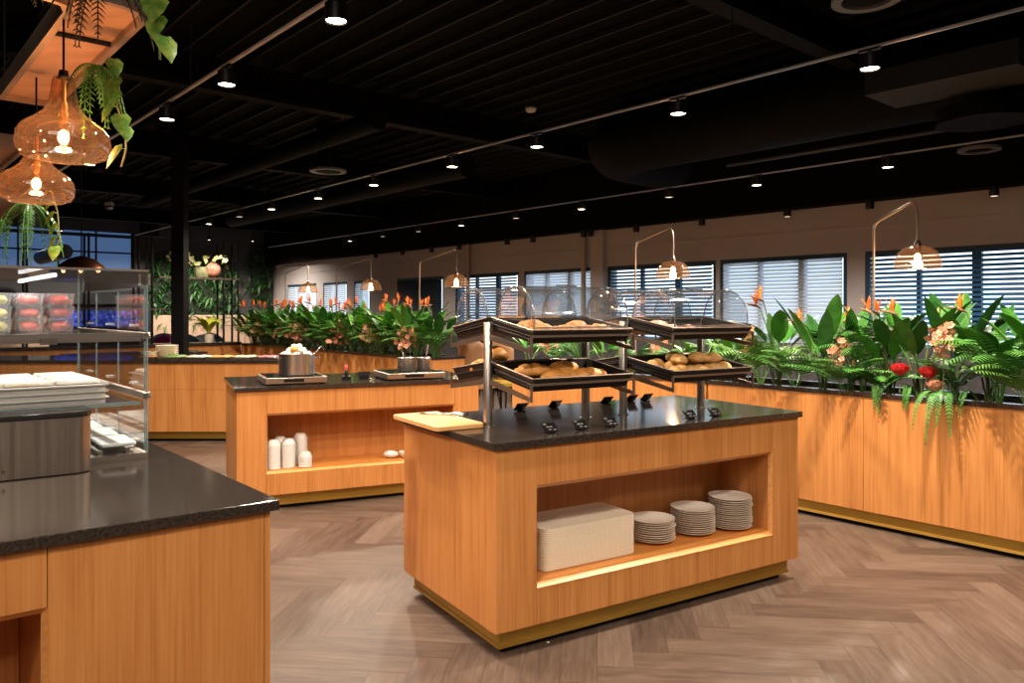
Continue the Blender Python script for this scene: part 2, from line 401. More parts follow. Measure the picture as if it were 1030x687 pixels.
# pipe and pillar between windows
mb = MB().box(s_of(597)+.02, s_of(611)-.02, -.10, .0, 0, ZB); wframe(struct('trim_4', mb, WALL))
o = MB().tube([(s_of(590), -.08, .0), (s_of(590), -.08, ZB)], .045, 12).build('wall_pipe', mat('pipe_paint', (.45,.38,.34), .5), smooth=True, auto=1)
wframe(o); tag(o, 'pale vertical pipe running up the window wall beside the pillar', 'pipe')
o = MB().tube([(s_of(473), -.06, .0), (s_of(473), -.06, ZB)], .04, 12).build('wall_pipe', mat('pipe_paint2', (.40,.34,.30), .5), smooth=True, auto=1)
wframe(o); tag(o, 'pale vertical pipe beside the closed dark blind', 'pipe')

# ------------------------------------------------------------------ far wall, other walls, ceiling
cor = W0+D*S0
FM = Matrix.Translation((cor.x, cor.y, 0)) @ Matrix.Rotation(TW, 4, 'Z')
# frame: x along D, y along N ; far wall is the plane x = 0, running to negative y
o = struct('wall_back', MB().box(-.2, 0, -14, .25, 0, 4.0), DWALL); o.matrix_world = FM
o = struct('wall_left', MB().box(0, 30, -14.2, -14.0, 0, 4.0), DWALL); o.matrix_world = FM
o = struct('wall_front', MB().box(27, 27.2, -14.2, .25, 0, 4.0), WALL); o.matrix_world = FM
o = struct('ceiling', MB().box(-.2, 30, -14.2, .3, 3.95, 4.05), CEIL); o.matrix_world = FM
mb = MB(); y = -14
while y < -.3:
    mb.box(0, 26, y, y+.02, 3.90, 3.95); y += .30
o = struct('trim_5', mb, noisy('rib_paint', (.0022,.0019,.0019), (.0034,.003,.003), (1,1,1), rough=.7)); o.matrix_world = FM
for i, bx in enumerate((2.5, 7.0, 11.0, 14.6, 19.0)):
    o = struct('trim_%d' % (6+i), MB().box(bx, bx+.16, -14, -.3, 3.55, 3.62).box(bx+.07, bx+.09, -14, -.3, 3.62, 3.89), DUCT); o.matrix_world = FM
def nd(n, d, z=0):
    """point at distance n along N and d along D"""
    p = N*n+D*d; return Vector((p.x, p.y, z))
def n_of(p): return p.x*N.x+p.y*N.y
def d_of(p): return p.x*D.x+p.y*D.y
def along(name, label, cat, n, d0, d1, z, r, m, seg=16):
    o = MB().tube([nd(n, d0, z), nd(n, d1, z)], r, seg).build(name, m, smooth=True, auto=1.0)
    if cat: tag(o, label, cat)
    return o
# big round duct running above the planter, elbow and box
a0 = atY(650, 8.9); nD = n_of(a0)
ed = d_of(atY(600, 9.1))
pts = [nd(nD, d_of(a0)+10-1*k, 3.46) for k in range(0, 10)]
dd = thing('round_air_duct', 'large black round air duct hanging under the ceiling above the planter', 'air duct')
pts = [nd(nD, 4.7, 3.45), nd(nD, ed+.35, 3.45)]+[nd(nD+.55-.55*cos(t), ed+.35-.55*sin(t), 3.45) for t in (.4,.8,1.2,1.57)]+[nd(nD+1.4, ed-.2, 3.45)]
MB().tube(pts, .38, 24).build('duct_body', DUCT, dd, smooth=True, auto=1)
for d_ in (4.5, 3.6, 2.2, .8, -.6, -2): MB().tube([nd(nD, d_, 3.45), nd(nD, d_+.05, 3.45)], .39, 24).build('duct_joint', DUCT, dd, smooth=True, auto=1)
o = MB().box(-.5, .5, -.25, .30, -.07, .10).build('duct_box', noisy('duct_lagging', (.0012,.0012,.0016), (.005,.005,.0065), (40,40,40), rough=.8))
o.location = (3.15, 5.55, 3.12) ; o.rotation_euler = (0,0,TW); o['label'] = 'rectangular black duct box at the right under the round duct'; o['category'] = 'duct box'
o = MB().tube([(0,0,0),(.0,0,-.12)], .32, 20).build('duct_outlet', DUCT, None, smooth=True, auto=1)
o.location = (3.6, 5.9, 3.0); tag(o, 'black round duct stub beneath the duct box at the right', 'duct stub')
for k, (n_, z_, lab) in enumerate(((7.75, 3.28, 'thin black service pipe nearest the round duct'), (8.15, 3.22, 'thin black service pipe farther from the round duct'))):
    along('service_pipe', lab+' under the ceiling', 'pipe', n_, ed+.75+.1*k, 4.7, z_, .03, mat('pipe_grey%d' % k, (.03,.031,.036), .35, .3), 8)
along('service_pipe', 'long dark pipe under the ceiling above the buffet on the left', 'pipe', 3.95, -14, -6.5, 3.3, .10, DUCT, 12)
along('service_pipe', 'thick black pipe run between the two far tracks', 'pipe', 6.2, -16, -8, 3.35, .16, DUCT, 12)
# black column
cc = thing('steel_column', 'tall black square column behind the buffet counter', 'column', (atY(181, 9.75).x, 9.75, 0), .0)
MB().box(-.078, .078, -.078, .078, 0, 3.95).build('shaft', BLACK, cc); MB().box(-.12, .12, -.12, .12, 0, .015).build('foot_plate', BLKM, cc)

# ------------------------------------------------------------------ ceiling tracks and spotlights
ZT = 2.90
def spot_light(loc, power, ang=100, blend=.7, size=.03, col=WARM):
    d = bpy.data.lights.new('spot_beam', 'SPOT'); d.energy = power; d.spot_size = math.radians(ang); d.spot_blend = blend
    d.shadow_soft_size = size; d.color = col
    o = bpy.data.objects.new('spot_beam', d); COL.objects.link(o); o.location = loc; return o
def make_spot(label, loc, lit=True, power=40, r=.052, group=None, ang=155, h=.08, drop=.030):
    t = thing('track_spotlight', label, 'ceiling spotlight', loc, TW, group)
    MB().lathe([(r*.98,0),(r,.004),(r,h),(0.001,h)], 18).build('housing', BLKM, t, smooth=True, auto=.8)
    MB().tube([(0,0,h),(0,0,h+drop)], .012, 8).build('stem', BLKM, t)
    MB().box(-.06, .06, -.014, .014, h+drop-.012, h+drop).build('track_adapter', BLKM, t)
    MB().lathe([(r*.9,.006),(.001,.006)], 18).build('lens', LENS if lit else LENSD, t)
    if lit and power:
        s = spot_light((0,0,-.004), power, ang, .6); s.parent = t
    return t
TRMAT = mat('track_white_edge', (.45,.47,.55), .35, .3)
def track(name, label, n, d0, d1, z):
    t = thing(name, label, 'lighting track', nd(n, (d0+d1)/2, z), TW)
    L = (d1-d0)/2
    MB().box(-L, L, -.010, .010, 0, .013).build('rail', TRMAT, t)
    x = -L+.6
    while x < L: 
        MB().tube([(x,0,.035),(x,0,3.95-z)], .003, 5).build('hanger_wire', BLKM, t); x += 1.8
    return t
def track_spots(uv, z, names, n, ztop, powers, r=.054):
    for (u, lit), nm, pw in zip(uv, names, powers):
        rr = (u-CX)/F     # point on the line n, at column u
        d = (rr*N.y*n-N.x*n)/(D.x-rr*D.y)
        p = nd(n, d, z); make_spot(nm, p, lit, pw, r, drop=ztop-z-.08)
def n_at_center(v, z): return ((z-HC)*F/(HY-v))*N.y
n1 = n_at_center(140.6, ZT); n2 = n_at_center(212.8, ZT); 
p3 = at(238, 60, ZT); n3 = n_of(p3)
track('lighting_track', 'long ceiling track above the front edge of the planter', n1, -16, 4.5, ZT)
track('lighting_track', 'ceiling track in front of the windows behind the planter', n2, -17, 4.7, ZT)
track('lighting_track', 'ceiling track on the left above the aisle', n3, -13, 3, ZT)
U1 = [(875,1),(682,1),(540,1),(455,1),(376,1),(320,1),(273,1),(241,0),(210,1)]
track_spots(U1, 2.785, ['lit spotlight, %s from the right on the track above the planter' % ORD[i] for i in range(9)], n1, ZT, [400,120,170,150,150,150,150,0,150])
U2 = [(893,1),(761,1),(673,0),(585,1),(519,0),(464,1),(421,0),(385,0),(352,1)]
track_spots(U2, 2.79, ['%s spotlight, %s from the right on the track by the windows' % ('lit' if U2[i][1] else 'unlit', ORD[i]) for i in range(9)], n2, ZT, [250,250,0,240,0,220,0,0,200])
U3 = [(338,1),(228,1),(168,1),(90,1)]
track_spots(U3, 2.785, ['lit spotlight, %s from the right on the left aisle track' % ORD[i] for i in range(4)], n3, ZT, [130,190,220,190], .052)
def DX(u):
    rr = (u-CX)/F; return (rr*N.y*n1-N.x*n1)/(D.x-rr*D.y)
# unseen lamps added past the frame to brighten near faces; some continue the tracks
for k, (x, y, p_) in enumerate(((-2.5, 1.5, 290), (-.9, -.35, 110), (.9, -.9, 80), (nd(n3, -2.1).x, nd(n3, -2.1).y, 125), (nd(n3, -.4).x, nd(n3, -.4).y, 150), (nd(n1, DX(875)+1.75).x, nd(n1, DX(875)+1.75).y, 90), (nd(n1, DX(875)+3.4).x, nd(n1, DX(875)+3.4).y, 150))):
    make_spot('added spotlight out of view past the frame, %s of the near ones' % ORD[k], (x, y, 2.785), True, p_, .047, drop=.035)
for k, (n_, d_) in enumerate(((8.3,-20.0),(7.3,-20.4),(5.9,-20.4),(3.9,-20.4))):  # lamps added to brighten the far wall and its greenery
    make_spot('spotlight added to light the far lounge, %s from the window wall' % ORD[k], nd(n_, d_, 3.3), True, 300, .05, drop=.57)
# small fixed downlights under the dark bulkhead
UB = [1000, 875, 792, 706, 640, 594, 587, 536, 510, 462, 434, 405, 378]
for i, u in enumerate(UB):
    s = s_of(u); rr = (u-CX)/F; nB = n_of(W0)-.22
    d = (rr*N.y*nB-N.x*nB)/(D.x-rr*D.y)
    t = thing('bulkhead_downlight', 'small black cylinder downlight, %s from the right along the bulkhead edge' % ORD[i], 'downlight', nd(nB, d, ZB-.11), TW)
    MB().lathe([(.048,0),(.05,.004),(.05,.11),(.001,.11)], 16).build('housing', BLKM, t, smooth=True, auto=.8)
    MB().lathe([(.040,.004),(.001,.004)], 14).build('lens', LENSD if i in (0, 2) else BLACK, t)
# round air diffusers
for i, (u, v, z, r, lab) in enumerate(((330,173,3.3,.24,'round ceiling air diffuser above the left aisle'), (985,152,3.1,.20,'round ceiling air diffuser at the right by the windows'),
                           (872,1,3.4,.21,'round ceiling air diffuser cut by the top of the picture'), (575,213,3.3,.28,'round ceiling air diffuser in the middle distance'), (150,240,3.3,.4,'round ceiling air diffuser far left'))):
    t = thing('air_diffuser', lab, 'air diffuser', at(u, v, z))
    MB().lathe([(r*.72,.0),(r,.0),(r,.03),(r*.72,.03),(r*.72,0)], 28).build('ring', mat('diffuser_grey%d' % i, (.16,.17,.19), .5), t, smooth=True, auto=.5)
    MB().lathe([(.001,.012),(r*.6,.012),(r*.62,.02),(.001,.02)], 24).build('disc', DUCT, t)
    MB().tube([(0,0,.03),(0,0,3.95-z)], r*.6, 16).build('duct_neck', DUCT, t)
# sensor
o = thing('smoke_detector', 'small white smoke detector on the dark ceiling', 'smoke detector', at(534, 113, 3.6))
MB().lathe([(.001,0),(.045,.005),(.06,.03),(.06,.05),(.001,.05)], 16).build('housing', WHITE, o, smooth=True); MB().tube([(0,0,.05),(0,0,.35)], .006).build('stem', BLKM, o)
o = thing('ceiling_camera', 'small white and glass dome camera left of the far column', 'camera', at(110, 211, 3.1))
MB().lathe([(.001,0),(.05,.015),(.065,.06),(.001,.065)], 14).build('dome', CHROME, o, smooth=True); MB().box(-.05,.05,-.05,.05,.065,.12).build('mount', WHITE, o); MB().tube([(0,0,.12),(0,0,.8)], .008).build('stem', BLKM, o)

# ------------------------------------------------------------------ islands
def island(label, o2, th, L, W, slab_label):
    t = thing('serving_island', label, 'buffet island', (o2[0], o2[1], 0), th)
    z0, z1, zb, zt, dep, g = .112, .87, .284, .684, .37, .0012
    xa, xb = .203, L-.203; fr = .018
    mb = MB()
    mb.box(0, xa-g, 0, W, z0, z1); mb.box(xb+g, L, 0, W, z0, z1)
    A, B, C_, E_ = xa-fr, xb+fr, zb-fr, zt+fr
    A = xa; B = xb
    mb.box(A+g, B-g, 0, W, E_, z1); mb.box(A+g, B-g, 0, W, z0, C_); mb.box(A+g, B-g, dep, W, C_, E_)
    mb.build('body', OAK, t)
    MB().box(xa+g, xb-g, .02, dep, C_, zb).build('shelf', OAKH, t)
    ins = MB()
    ins.add([(A,-.001,E_),(B,-.001,E_),(B-.010,.022,zt),(A+.010,.022,zt)], [(0,1,2,3)])
    ins.add([(A,-.001,C_),(B,-.001,C_),(B-.010,.022,zb),(A+.010,.022,zb)], [(3,2,1,0)])
    ins.add([(A,-.001,C_),(A,-.001,E_),(A+.010,.022,zt),(A+.010,.022,zb)], [(0,1,2,3)])
    ins.add([(B,-.001,C_),(B,-.001,E_),(B-.010,.022,zt),(B-.010,.022,zb)], [(3,2,1,0)])
    ins.build('niche_frame', OAKL, t)
    i = .039
    mb = MB().box(i, L-i, i, W-i, .046, z0)
    mb.build('plinth', BRASS, t)
    MB().box(i-.004, L-i+.004, i-.004, W-i+.004, .03, .046).build('plinth_lip', BRASS, t)
    MB().box(i+.03, L-i-.03, i+.03, W-i-.03, 0, .03).build('foot', BLACK, t)
    e = .018
    s = MB().box(-e, L+e, -e, W+e, .87, .90).build('countertop', STONE, None, bevel=.002)
    s.location = (o2[0], o2[1], 0); s.rotation_euler = (0,0,th); tag(s, slab_label, 'countertop')
    return t
O1, T1, L1, W1 = Vector((-.067, 3.163)), .554, 1.89, .922
O2, T2, L2, W2 = Vector((-1.949, 5.461)), .431, 1.848, .93
island('oak buffet island in the middle front, with bread stands and a plate niche', O1, T1, L1, W1, 'black stone worktop of the front island under the bread stands')
island('oak buffet island behind, with cooking pots and white bowls', O2, T2, L2, W2, 'black stone worktop of the rear island under the two hobs')
def i1(a, b, z=0):
    return Vector((O1.x+cos(T1)*a-sin(T1)*b, O1.y+sin(T1)*a+cos(T1)*b, z))
def i2(a, b, z=0):
    return Vector((O2.x+cos(T2)*a-sin(T2)*b, O2.y+sin(T2)*a+cos(T2)*b, z))

# near left counter (slightly off square)
P1 = Vector((-.665, 2.21)); TC = .657; SK = 1.617
def lc(x, y, z=0):
    x2 = x+y*cos(SK); y2 = y*sin(SK)
    return Vector((P1.x+cos(TC)*x2-sin(TC)*y2, P1.y+sin(TC)*x2+cos(TC)*y2, z))
t = thing('serving_counter', 'oak counter at the front left under the glass case', 'counter', (P1.x, P1.y, 0), TC)
e = .02; xo = -.57; LX = -2.2; LY = 2.5
mb = MB()
mb.box(-.016-e, -e, e, LY, .112, .87)                                      # end lip board
mb.box(xo, -.018-e, e, LY, .112, .87)
mb.box(LX, xo-.002, e, LY, .72, .87); mb.box(LX, xo-.002, e, LY, .112, .30); mb.box(LX, xo-.002, .45, LY, .30, .72)
mb.build('body', OAK, t, skew=SK)
MB().add([(LX,e-.001,.72),(xo,e-.001,.72),(xo-.012,e+.02,.702),(LX,e+.02,.702)], [(0,1,2,3)]).add([(xo,e-.001,.28),(xo,e-.001,.72),(xo-.012,e+.02,.702),(xo-.012,e+.02,.30)], [(0,1,2,3)]).build('niche_frame', OAKL, t, skew=SK)
MB().box(LX, -.06, .06, LY-.04, .03, .112).build('plinth', BRASS, t, skew=SK)
MB().box(LX, -.09, .09, LY-.07, 0, .03).build('foot', BLACK, t, skew=SK)
s = MB().box(LX, 0, 0, LY+.02, .87, .90).build('countertop', STONE, None, skew=SK, bevel=.003)
s.location = (P1.x, P1.y, 0); s.rotation_euler = (0,0,TC); tag(s, 'black stone worktop of the near left counter', 'countertop')

# back buffet counter, parallel to the picture
t = thing('serving_counter', 'long oak buffet counter behind the rear island', 'counter', (-2.45, 8.5, 0), 0)
mb = MB().box(-1.27, 0, 0, .9, .112, .575).box(-1.27, 0, 0, .9, .577, .87).box(-4.2, -1.272, 0, .9, .112, .575).box(-4.2, -1.272, 0, .9, .577, .87)
mb.build('body', OAK, t); MB().box(-4.2, -.04, .04, .86, .03, .112).build('plinth', BRASS, t); MB().box(-4.2, -.07, .07, .83, 0, .03).build('foot', BLACK, t)
s = MB().box(-4.2, .02, -.02, .92, .87, .90).build('countertop', STONE, None, bevel=.003); s.location = (-2.45, 8.5, 0)
tag(s, 'black stone worktop of the long buffet counter at the back', 'countertop')

# ------------------------------------------------------------------ planters along one line
PL0 = Vector((2.238, 5.244)); PLN = n_of(PL0); PLD = d_of(PL0); PW = .55
def planter(label, t0, t1, joint=(), flower=True):
    t = thing('oak_planter', label, 'planter', nd(PLN, PLD+t0), TW); L = t1-t0
    xs = [0]+[j-t0 for j in joint]+[L]
    mb = MB()
    for a, b in zip(xs[:-1], xs[1:]):
        mb.box(a+(.0015 if a else 0), b-.0015, 0, .02, .112, .87)
    mb.box(0, L, PW-.02, PW, .112, .87); mb.box(0, .02, .02, PW-.02, .112, .87); mb.box(L-.02, L, .02, PW-.02, .112, .87)
    mb.build('panel', OAK, t)
    r = MB(); r.box(-.006, L+.006, -.006, .05, .87, .90).box(-.006, L+.006, PW-.05, PW+.006, .87, .90).box(-.006, .05, .05, PW-.05, .87, .90).box(L-.05, L+.006, .05, PW-.05, .87, .90)
    r.build('rim', STONE, t)
    MB().box(.02, L-.02, .02, PW-.02, .78, .86).build('soil', SOIL, t)
    MB().box(.02, L-.02, .02, PW-.02, .046, .112).build('plinth', BRASS, t)
    MB().box(.016, L-.016, .014, PW-.016, .03, .046).build('plinth_lip', mat('brass_lip', (.75,.50,.12), .3, .8), t)
    MB().box(.05, L-.05, .05, PW-.05, 0, .03).build('foot', BLACK, t)
    return t
planter('oak planter on the right full of bird of paradise flowers', -1.065, 3.2, (.15, 1.35, 2.5))
planter('oak planter seen behind the front island under the bread baskets', -3.4, -1.085, (-2.2,))
planter('long oak planter of orange flowers behind the rear island', -10.37, -4.9, (-9.2, -8.1, -7.0, -5.9))
# return wall of the far planter
RP = nd(PLN, PLD-10.39)
t = thing('low_divider', 'low oak divider with black top running left from the far planter end', 'divider', (RP.x, RP.y, 0), TW)
MB().box(-.35, 0, -7.5, .0, .05, .87).build('body', OAK, t); MB().box(-.36, .01, -7.5, .01, .87, .92).build('top', STONE, t)
t = thing('side_counter', 'small low counter with dark top beside the black column', 'counter', (at(207, 353.5, .9).x, at(207, 353.5, .9).y, 0), TW)
MB().box(-.6, 0, -1.6, 0, .05, .87).build('body', OAK, t); MB().box(-.62, .02, -1.6, .02, .87, .90).build('top', STONE, t)

# ------------------------------------------------------------------ plants
def bez(p0, p1, p2, n):
    return [(p0*(1-t)**2+p1*2*t*(1-t)+p2*t*t) for t in [i/(n-1) for i in range(n)]]
def blade(mb, p0, p1, p2, wd, n=7, fold=.25, shape=0):
    """leaf blade along a bezier, with folded midrib"""
    c = bez(Vector(p0), Vector(p1), Vector(p2), n); vs = []
    for i, p in enumerate(c):
        t = (c[min(i+1,n-1)]-c[max(i-1,0)]).normalized()
        sd = t.cross(Vector((0,0,1)))
        if sd.length < .05: sd = Vector((1,0,0))
        sd.normalize(); up = sd.cross(t).normalized()
        q = i/(n-1)
        ww = wd*(sin(pi*min(1, max(0, q))**.75)**.8) if shape == 0 else wd*(1-q)*min(1, q*6+.25)
        ww = max(ww, .0008)
        vs += [p-sd*ww+up*ww*fold, p, p+sd*ww+up*ww*fold]
    fs = []
    for i in range(n-1):
        a = 3*i; fs += [(a,a+1,a+4,a+3),(a+1,a+2,a+5,a+4)]
    mb.add(vs, fs)
def strelitzia(label, loc, rz=0, h=.62, leaves=9, flowers=2, seed=1, gi=0, fl_h=None, spread=.22, group=None, fdirs=None, ups=(.6, 1.25)):
    r = random.Random(seed)
    t = thing('bird_of_paradise_plant', label, 'flowering plant', loc, rz, group)
    st = MB(); lf = [MB(), MB()]
    for i in range(leaves):
        a = 2*pi*i/leaves+r.uniform(-.3,.3); rad = r.uniform(.5, 1)*spread; hh = h*r.uniform(.45,.75)
        b0 = Vector((r.uniform(-.03,.03), r.uniform(-.03,.03), 0)); ex = Vector((cos(a), sin(a), 0))
        m_ = b0+ex*rad*.25+Vector((0,0,hh*.6)); e_ = b0+ex*rad*.55+Vector((0,0,hh*.72))
        st.tube(bez(b0, m_, e_, 5), [.007,.006,.005,.004,.003], 5)
        L = h*r.uniform(.42,.58); up = r.uniform(*ups)
        p1 = e_+ex*L*.35+Vector((0,0,L*.55*up)); p2 = e_+ex*L*(.95-.35*up)+Vector((0,0,L*(.9*up-.15)))
        blade(lf[i % 2], e_-ex*.0, p1, p2, h*r.uniform(.060,.090), 9, .28)
    st.build('stem', STEM, t)
    lf[0].build('foliage', GREENS[gi], t, smooth=True); lf[1].build('foliage', GREENS[min(2, gi+1)], t, smooth=True)
    for i in range(flowers):
        a = (fdirs[i] if fdirs else r.uniform(0, 2*pi)); ex = Vector((cos(a), sin(a), 0))
        hh = (fl_h or h*1.05)*r.uniform(.86,1.0); off = .3*spread if not fdirs else .65*spread
        top = ex*off+Vector((0,0,hh-.10))
        f = MB().tube(bez(Vector((0,0,0)), ex*off*.3+Vector((0,0,hh*.5)), top, 5), .005, 5).build('flower_stem', STEM, t)
        bk = MB(); tip = top+ex*.13+Vector((0,0,.035))
        bk.tube([top-Vector((0,0,.005)), top+ex*.03+Vector((0,0,.012)), top+ex*.08+Vector((0,0,.022)), tip], [.006,.012,.008,.001], 6)
        bk.build('beak', BEAK, t, smooth=True)
        pt = MB(); base = top+ex*.03+Vector((0,0,.014))
        for k, (lean, ht) in enumerate(((-.25,.095),(.1,.11),(.5,.09),(-.02,.075))):
            sd = Vector((-ex.y, ex.x, 0))*r.uniform(-.02,.02)
            blade(pt, base, base+ex*lean*.05+sd+Vector((0,0,ht*.5)), base+ex*lean*.09+sd*1.5+Vector((0,0,ht)), .013, 6, .5)
        pt.build('petals', ORANGE, t)
    return t
def frond(mb, p0, p1, p2, ll, n=26, wd=.0036, droop=.3, skip=.0):
    c = bez(Vector(p0), Vector(p1), Vector(p2), n)
    mb.tube(c, .0022, 4, cap=False)
    for i in range(max(2, int(n*skip)), n):
        p = c[i]; t = (c[min(i+1,n-1)]-c[i-1]).normalized(); sd = t.cross(Vector((0,0,1)))
        if sd.length < .05: sd = Vector((1,0,0))
        sd.normalize(); q = i/(n-1); L = ll*sin(pi*(.12+.83*q))**.7
        for s in (-1, 1):
            tip = p+sd*s*L*.85+t*L*.5-Vector((0,0,L*droop)); w_ = t*wd
            mb.add([p-w_, p+w_, (p+tip)/2+w_*1.1+Vector((0,0,L*.05)), tip, (p+tip)/2-w_*1.1+Vector((0,0,L*.05))], [(0,1,2,4),(4,2,3)])
def palm(label, loc, rz=0, h=.45, n=9, seed=1, m=None, ll=.11, group=None, spread=.32, wd=.0042, leaves=26, up=1.0, name='parlour_palm', cat='palm'):
    r = random.Random(seed); t = thing(name, label, cat, loc, rz, group); mb = MB()
    for i in range(n):
        a = 2*pi*i/n+r.uniform(-.3,.3); ex = Vector((cos(a), sin(a), 0)); q = r.uniform(.6,1)
        hh = h*r.uniform(.75,1)*up
        frond(mb, ex*.01, ex*spread*.25*q+Vector((0,0,hh*1.0)), ex*spread*q*1.2+Vector((0,0,hh*r.uniform(.6,1.1))), ll*r.uniform(.8,1.1), leaves, wd, skip=.28)
    mb.build('fronds', m or FROND, t)
    return t
def fern(label, loc, dirs, m=None, ll=.035, drop=.22, out=.26, rise=.12, rz=0, group=None, wd=.0055, n=24):
    t = thing('trailing_fern', label, 'fern', loc, rz, group); mb = MB(); r = random.Random(5)
    for a, s in dirs:
        ex = Vector((cos(a), sin(a), 0))
        for q in (-.18, .2): e2 = Vector((cos(a+q), sin(a+q), 0)); frond(mb, ex*.0, e2*out*.8*s+Vector((0,0,rise*1.6)), e2*out*s+Vector((0,0,-drop*s*(1+q))), ll, n, wd, .1)
    mb.build('fronds', m or FROND, t); return t
def blossoms(label, loc, m, r0=.05, n=12, size=.03, h=.2, seed=1, name='orchid_spray', cat='flowers', group=None):
    r = random.Random(seed); t = thing(name, label, cat, loc, 0, group)
    st = MB().tube([(0,0,-h), (.01,0,-h*.5), (0,0,0)], .004, 5); st.build('stem', STEM, t); fl = MB()
    for i in range(n):
        c = Vector((r.gauss(0,1)*r0*.6, r.gauss(0,1)*r0*.6, r.uniform(-1,1)*r0*1.5))
        nrm = Vector((r.gauss(0,.5)-.2, -1+r.gauss(0,.3), r.gauss(0,.4))).normalized()
        sd = nrm.cross(Vector((0,0,1))).normalized(); up = sd.cross(nrm)
        for k in range(5):
            a = 2*pi*k/5+i; dr = sd*cos(a)+up*sin(a); s2 = sd*cos(a+pi/2)+up*sin(a+pi/2)
            fl.add([c, c+dr*size*.55+s2*size*.42+nrm*size*.1, c+dr*size+nrm*size*.25, c+dr*size*.55-s2*size*.42+nrm*size*.1], [(0,1,2,3)])
        fl.ell(c+nrm*.004, size*.2, size*.2, size*.2, 6, 4)
    fl.build('petals', m, t, smooth=False); return t
def rose(label, loc, m, r0=.04, h=.12, group=None):
    t = thing('rose', label, 'flower', loc, 0, group); fl = MB()
    MB().tube([(0,0,-h),(0,0,0)], .004, 5).build('stem', STEM, t)
    for ring, (rr, n, z) in enumerate(((.3,3,.3),(.6,5,.15),(.95,6,-.05))):
        for k in range(n):
            a = 2*pi*k/n+ring; ex = Vector((cos(a), sin(a), 0)); sd = Vector((-sin(a), cos(a), 0)); c = ex*r0*rr*.5
            fl.add([c-Vector((0,0,r0*.7)), c+ex*r0*rr*.55+sd*r0*.5, c+ex*r0*rr*.7+Vector((0,0,r0*(.55+z)))+sd*r0*.4, c+ex*r0*rr*.7+Vector((0,0,r0*(.55+z)))-sd*r0*.4, c+ex*r0*rr*.55-sd*r0*.5], [(0,1,2,3,4)])
    fl.ell((0,0,0), r0*.6, r0*.6, r0*.7, 8, 6); fl.build('petals', m, t); return t
def pl(u, b=.2, z=.86):
    """point inside the planters at picture column u, b metres behind the front face"""
    n = PLN+b; r = (u-CX)/F; d = (r*N.y*n-N.x*n)/(D.x-r*D.y); return nd(n, d, z)
A_ = pi
# right planter, individually placed
strelitzia('bird of paradise with two orange flowers left of the pillar', pl(830,.2), 0, .74, 9, 2, 11, 0, .66, fdirs=[2.9, .2])
strelitzia('bird of paradise with a red flower pointing left, nearest the bread stand', pl(783,.33), 0, .74, 7, 2, 12, 0, .78, fdirs=[pi, 3.5])
strelitzia('bird of paradise under the right arched lamp with two orange flowers', pl(893,.25), 0, .74, 9, 2, 13, 0, .68, fdirs=[1.9, 3.9])
strelitzia('bird of paradise with broad leaves beside the peach orchids', pl(927,.25), 0, .76, 9, 2, 14, 0, .70, fdirs=[.6, 2.6])
strelitzia('bird of paradise with a tall orange flower above the right palm', pl(998,.28), 0, .72, 7, 1, 15, 0, .76, fdirs=[2.7])
strelitzia('bird of paradise at the right edge of the picture', pl(1040,.2), 0, .72, 7, 0, 16, 1)
strelitzia('leafy bird of paradise without flowers left of the palms', pl(855,.38), 0, .68, 7, 0, 17, 0)
strelitzia('leafy bird of paradise at the back of the right planter', pl(960,.42), 0, .74, 7, 0, 18, 0)
palm('pale green palm spilling over the rim beside the bread stand', pl(765,.14), 0, .42, 16, 21, FROND2, .12, spread=.48, wd=.0062)
palm('green palm in front of the red flowered bird of paradise', pl(800,.12), .5, .34, 14, 22, FROND, .08, spread=.48, wd=.0062)
palm('green palm between two birds of paradise under the pillar', pl(868,.22), 0, .58, 14, 23, FROND, .12)
palm('fine leaved palm low at the planter front left of the lamp', pl(850,.12), .8, .28, 13, 24, FROND, .08, spread=.48, wd=.0062)
palm('bushy bright green palm at the right end of the planter', pl(1005,.12), 0, .52, 20, 25, FROND, .13, spread=.34, wd=.005, leaves=26)
palm('bright green palm cut off by the right picture edge', pl(1035,.14), .4, .34, 12, 26, FROND2, .12, spread=.48, wd=.0062)
palm('spiky dark palm right of the peach orchids', pl(958,.16), .4, .30, 10, 27, GREENS[0], .07)
palm('low green palm left of the red roses', pl(884,.14), .4, .26, 11, 28, FROND, .07, spread=.34, wd=.0062)
palm('palm with fine leaves behind the pillar plants', pl(880,.4), .4, .55, 9, 29, GREYGREEN, .12)
SD = atan2(-N.y, -N.x)
fern('trailing pale fern hanging over the rim under the spiky palm', pl(950,.04,.88), [(SD-.3,.9),(SD+.3,.7)])
fern('small trailing fern over the rim left of the red roses', pl(886,.05,.88), [(SD,.45)], out=.16, drop=.2)
fern('small trailing fern hanging over the rim below the red roses', pl(920,.05,.88), [(SD-.5,.5)], out=.16, drop=.12)
fern('feathery fern over the rim at the right end', pl(985,.05,.88), [(SD-.9,.6)], out=.2, drop=.12)
blossoms('tall spray of peach orchids above the spiky palm', pl(948,.02,1.26), PEACH, .065, 34, .026, .35, 1)
blossoms('peach orchid spray low between two birds of paradise', pl(845,.06,1.16), PEACH, .055, 24, .026, .28, 2)
blossoms('peach orchid spray right beside the bread stand', pl(752,.05,1.22), PEACH, .065, 30, .026, .35, 3)
rose('red rose on the left of the pair under the orchids', pl(905,.05,1.06), REDP, .05, .15)
rose('red rose lower right beneath the peach orchids', pl(934,.06,1.05), REDP, .05, .14)
rose('small peach rose low at the rim under the orchids', pl(941,.06,.97), PEACH, .045, .1)
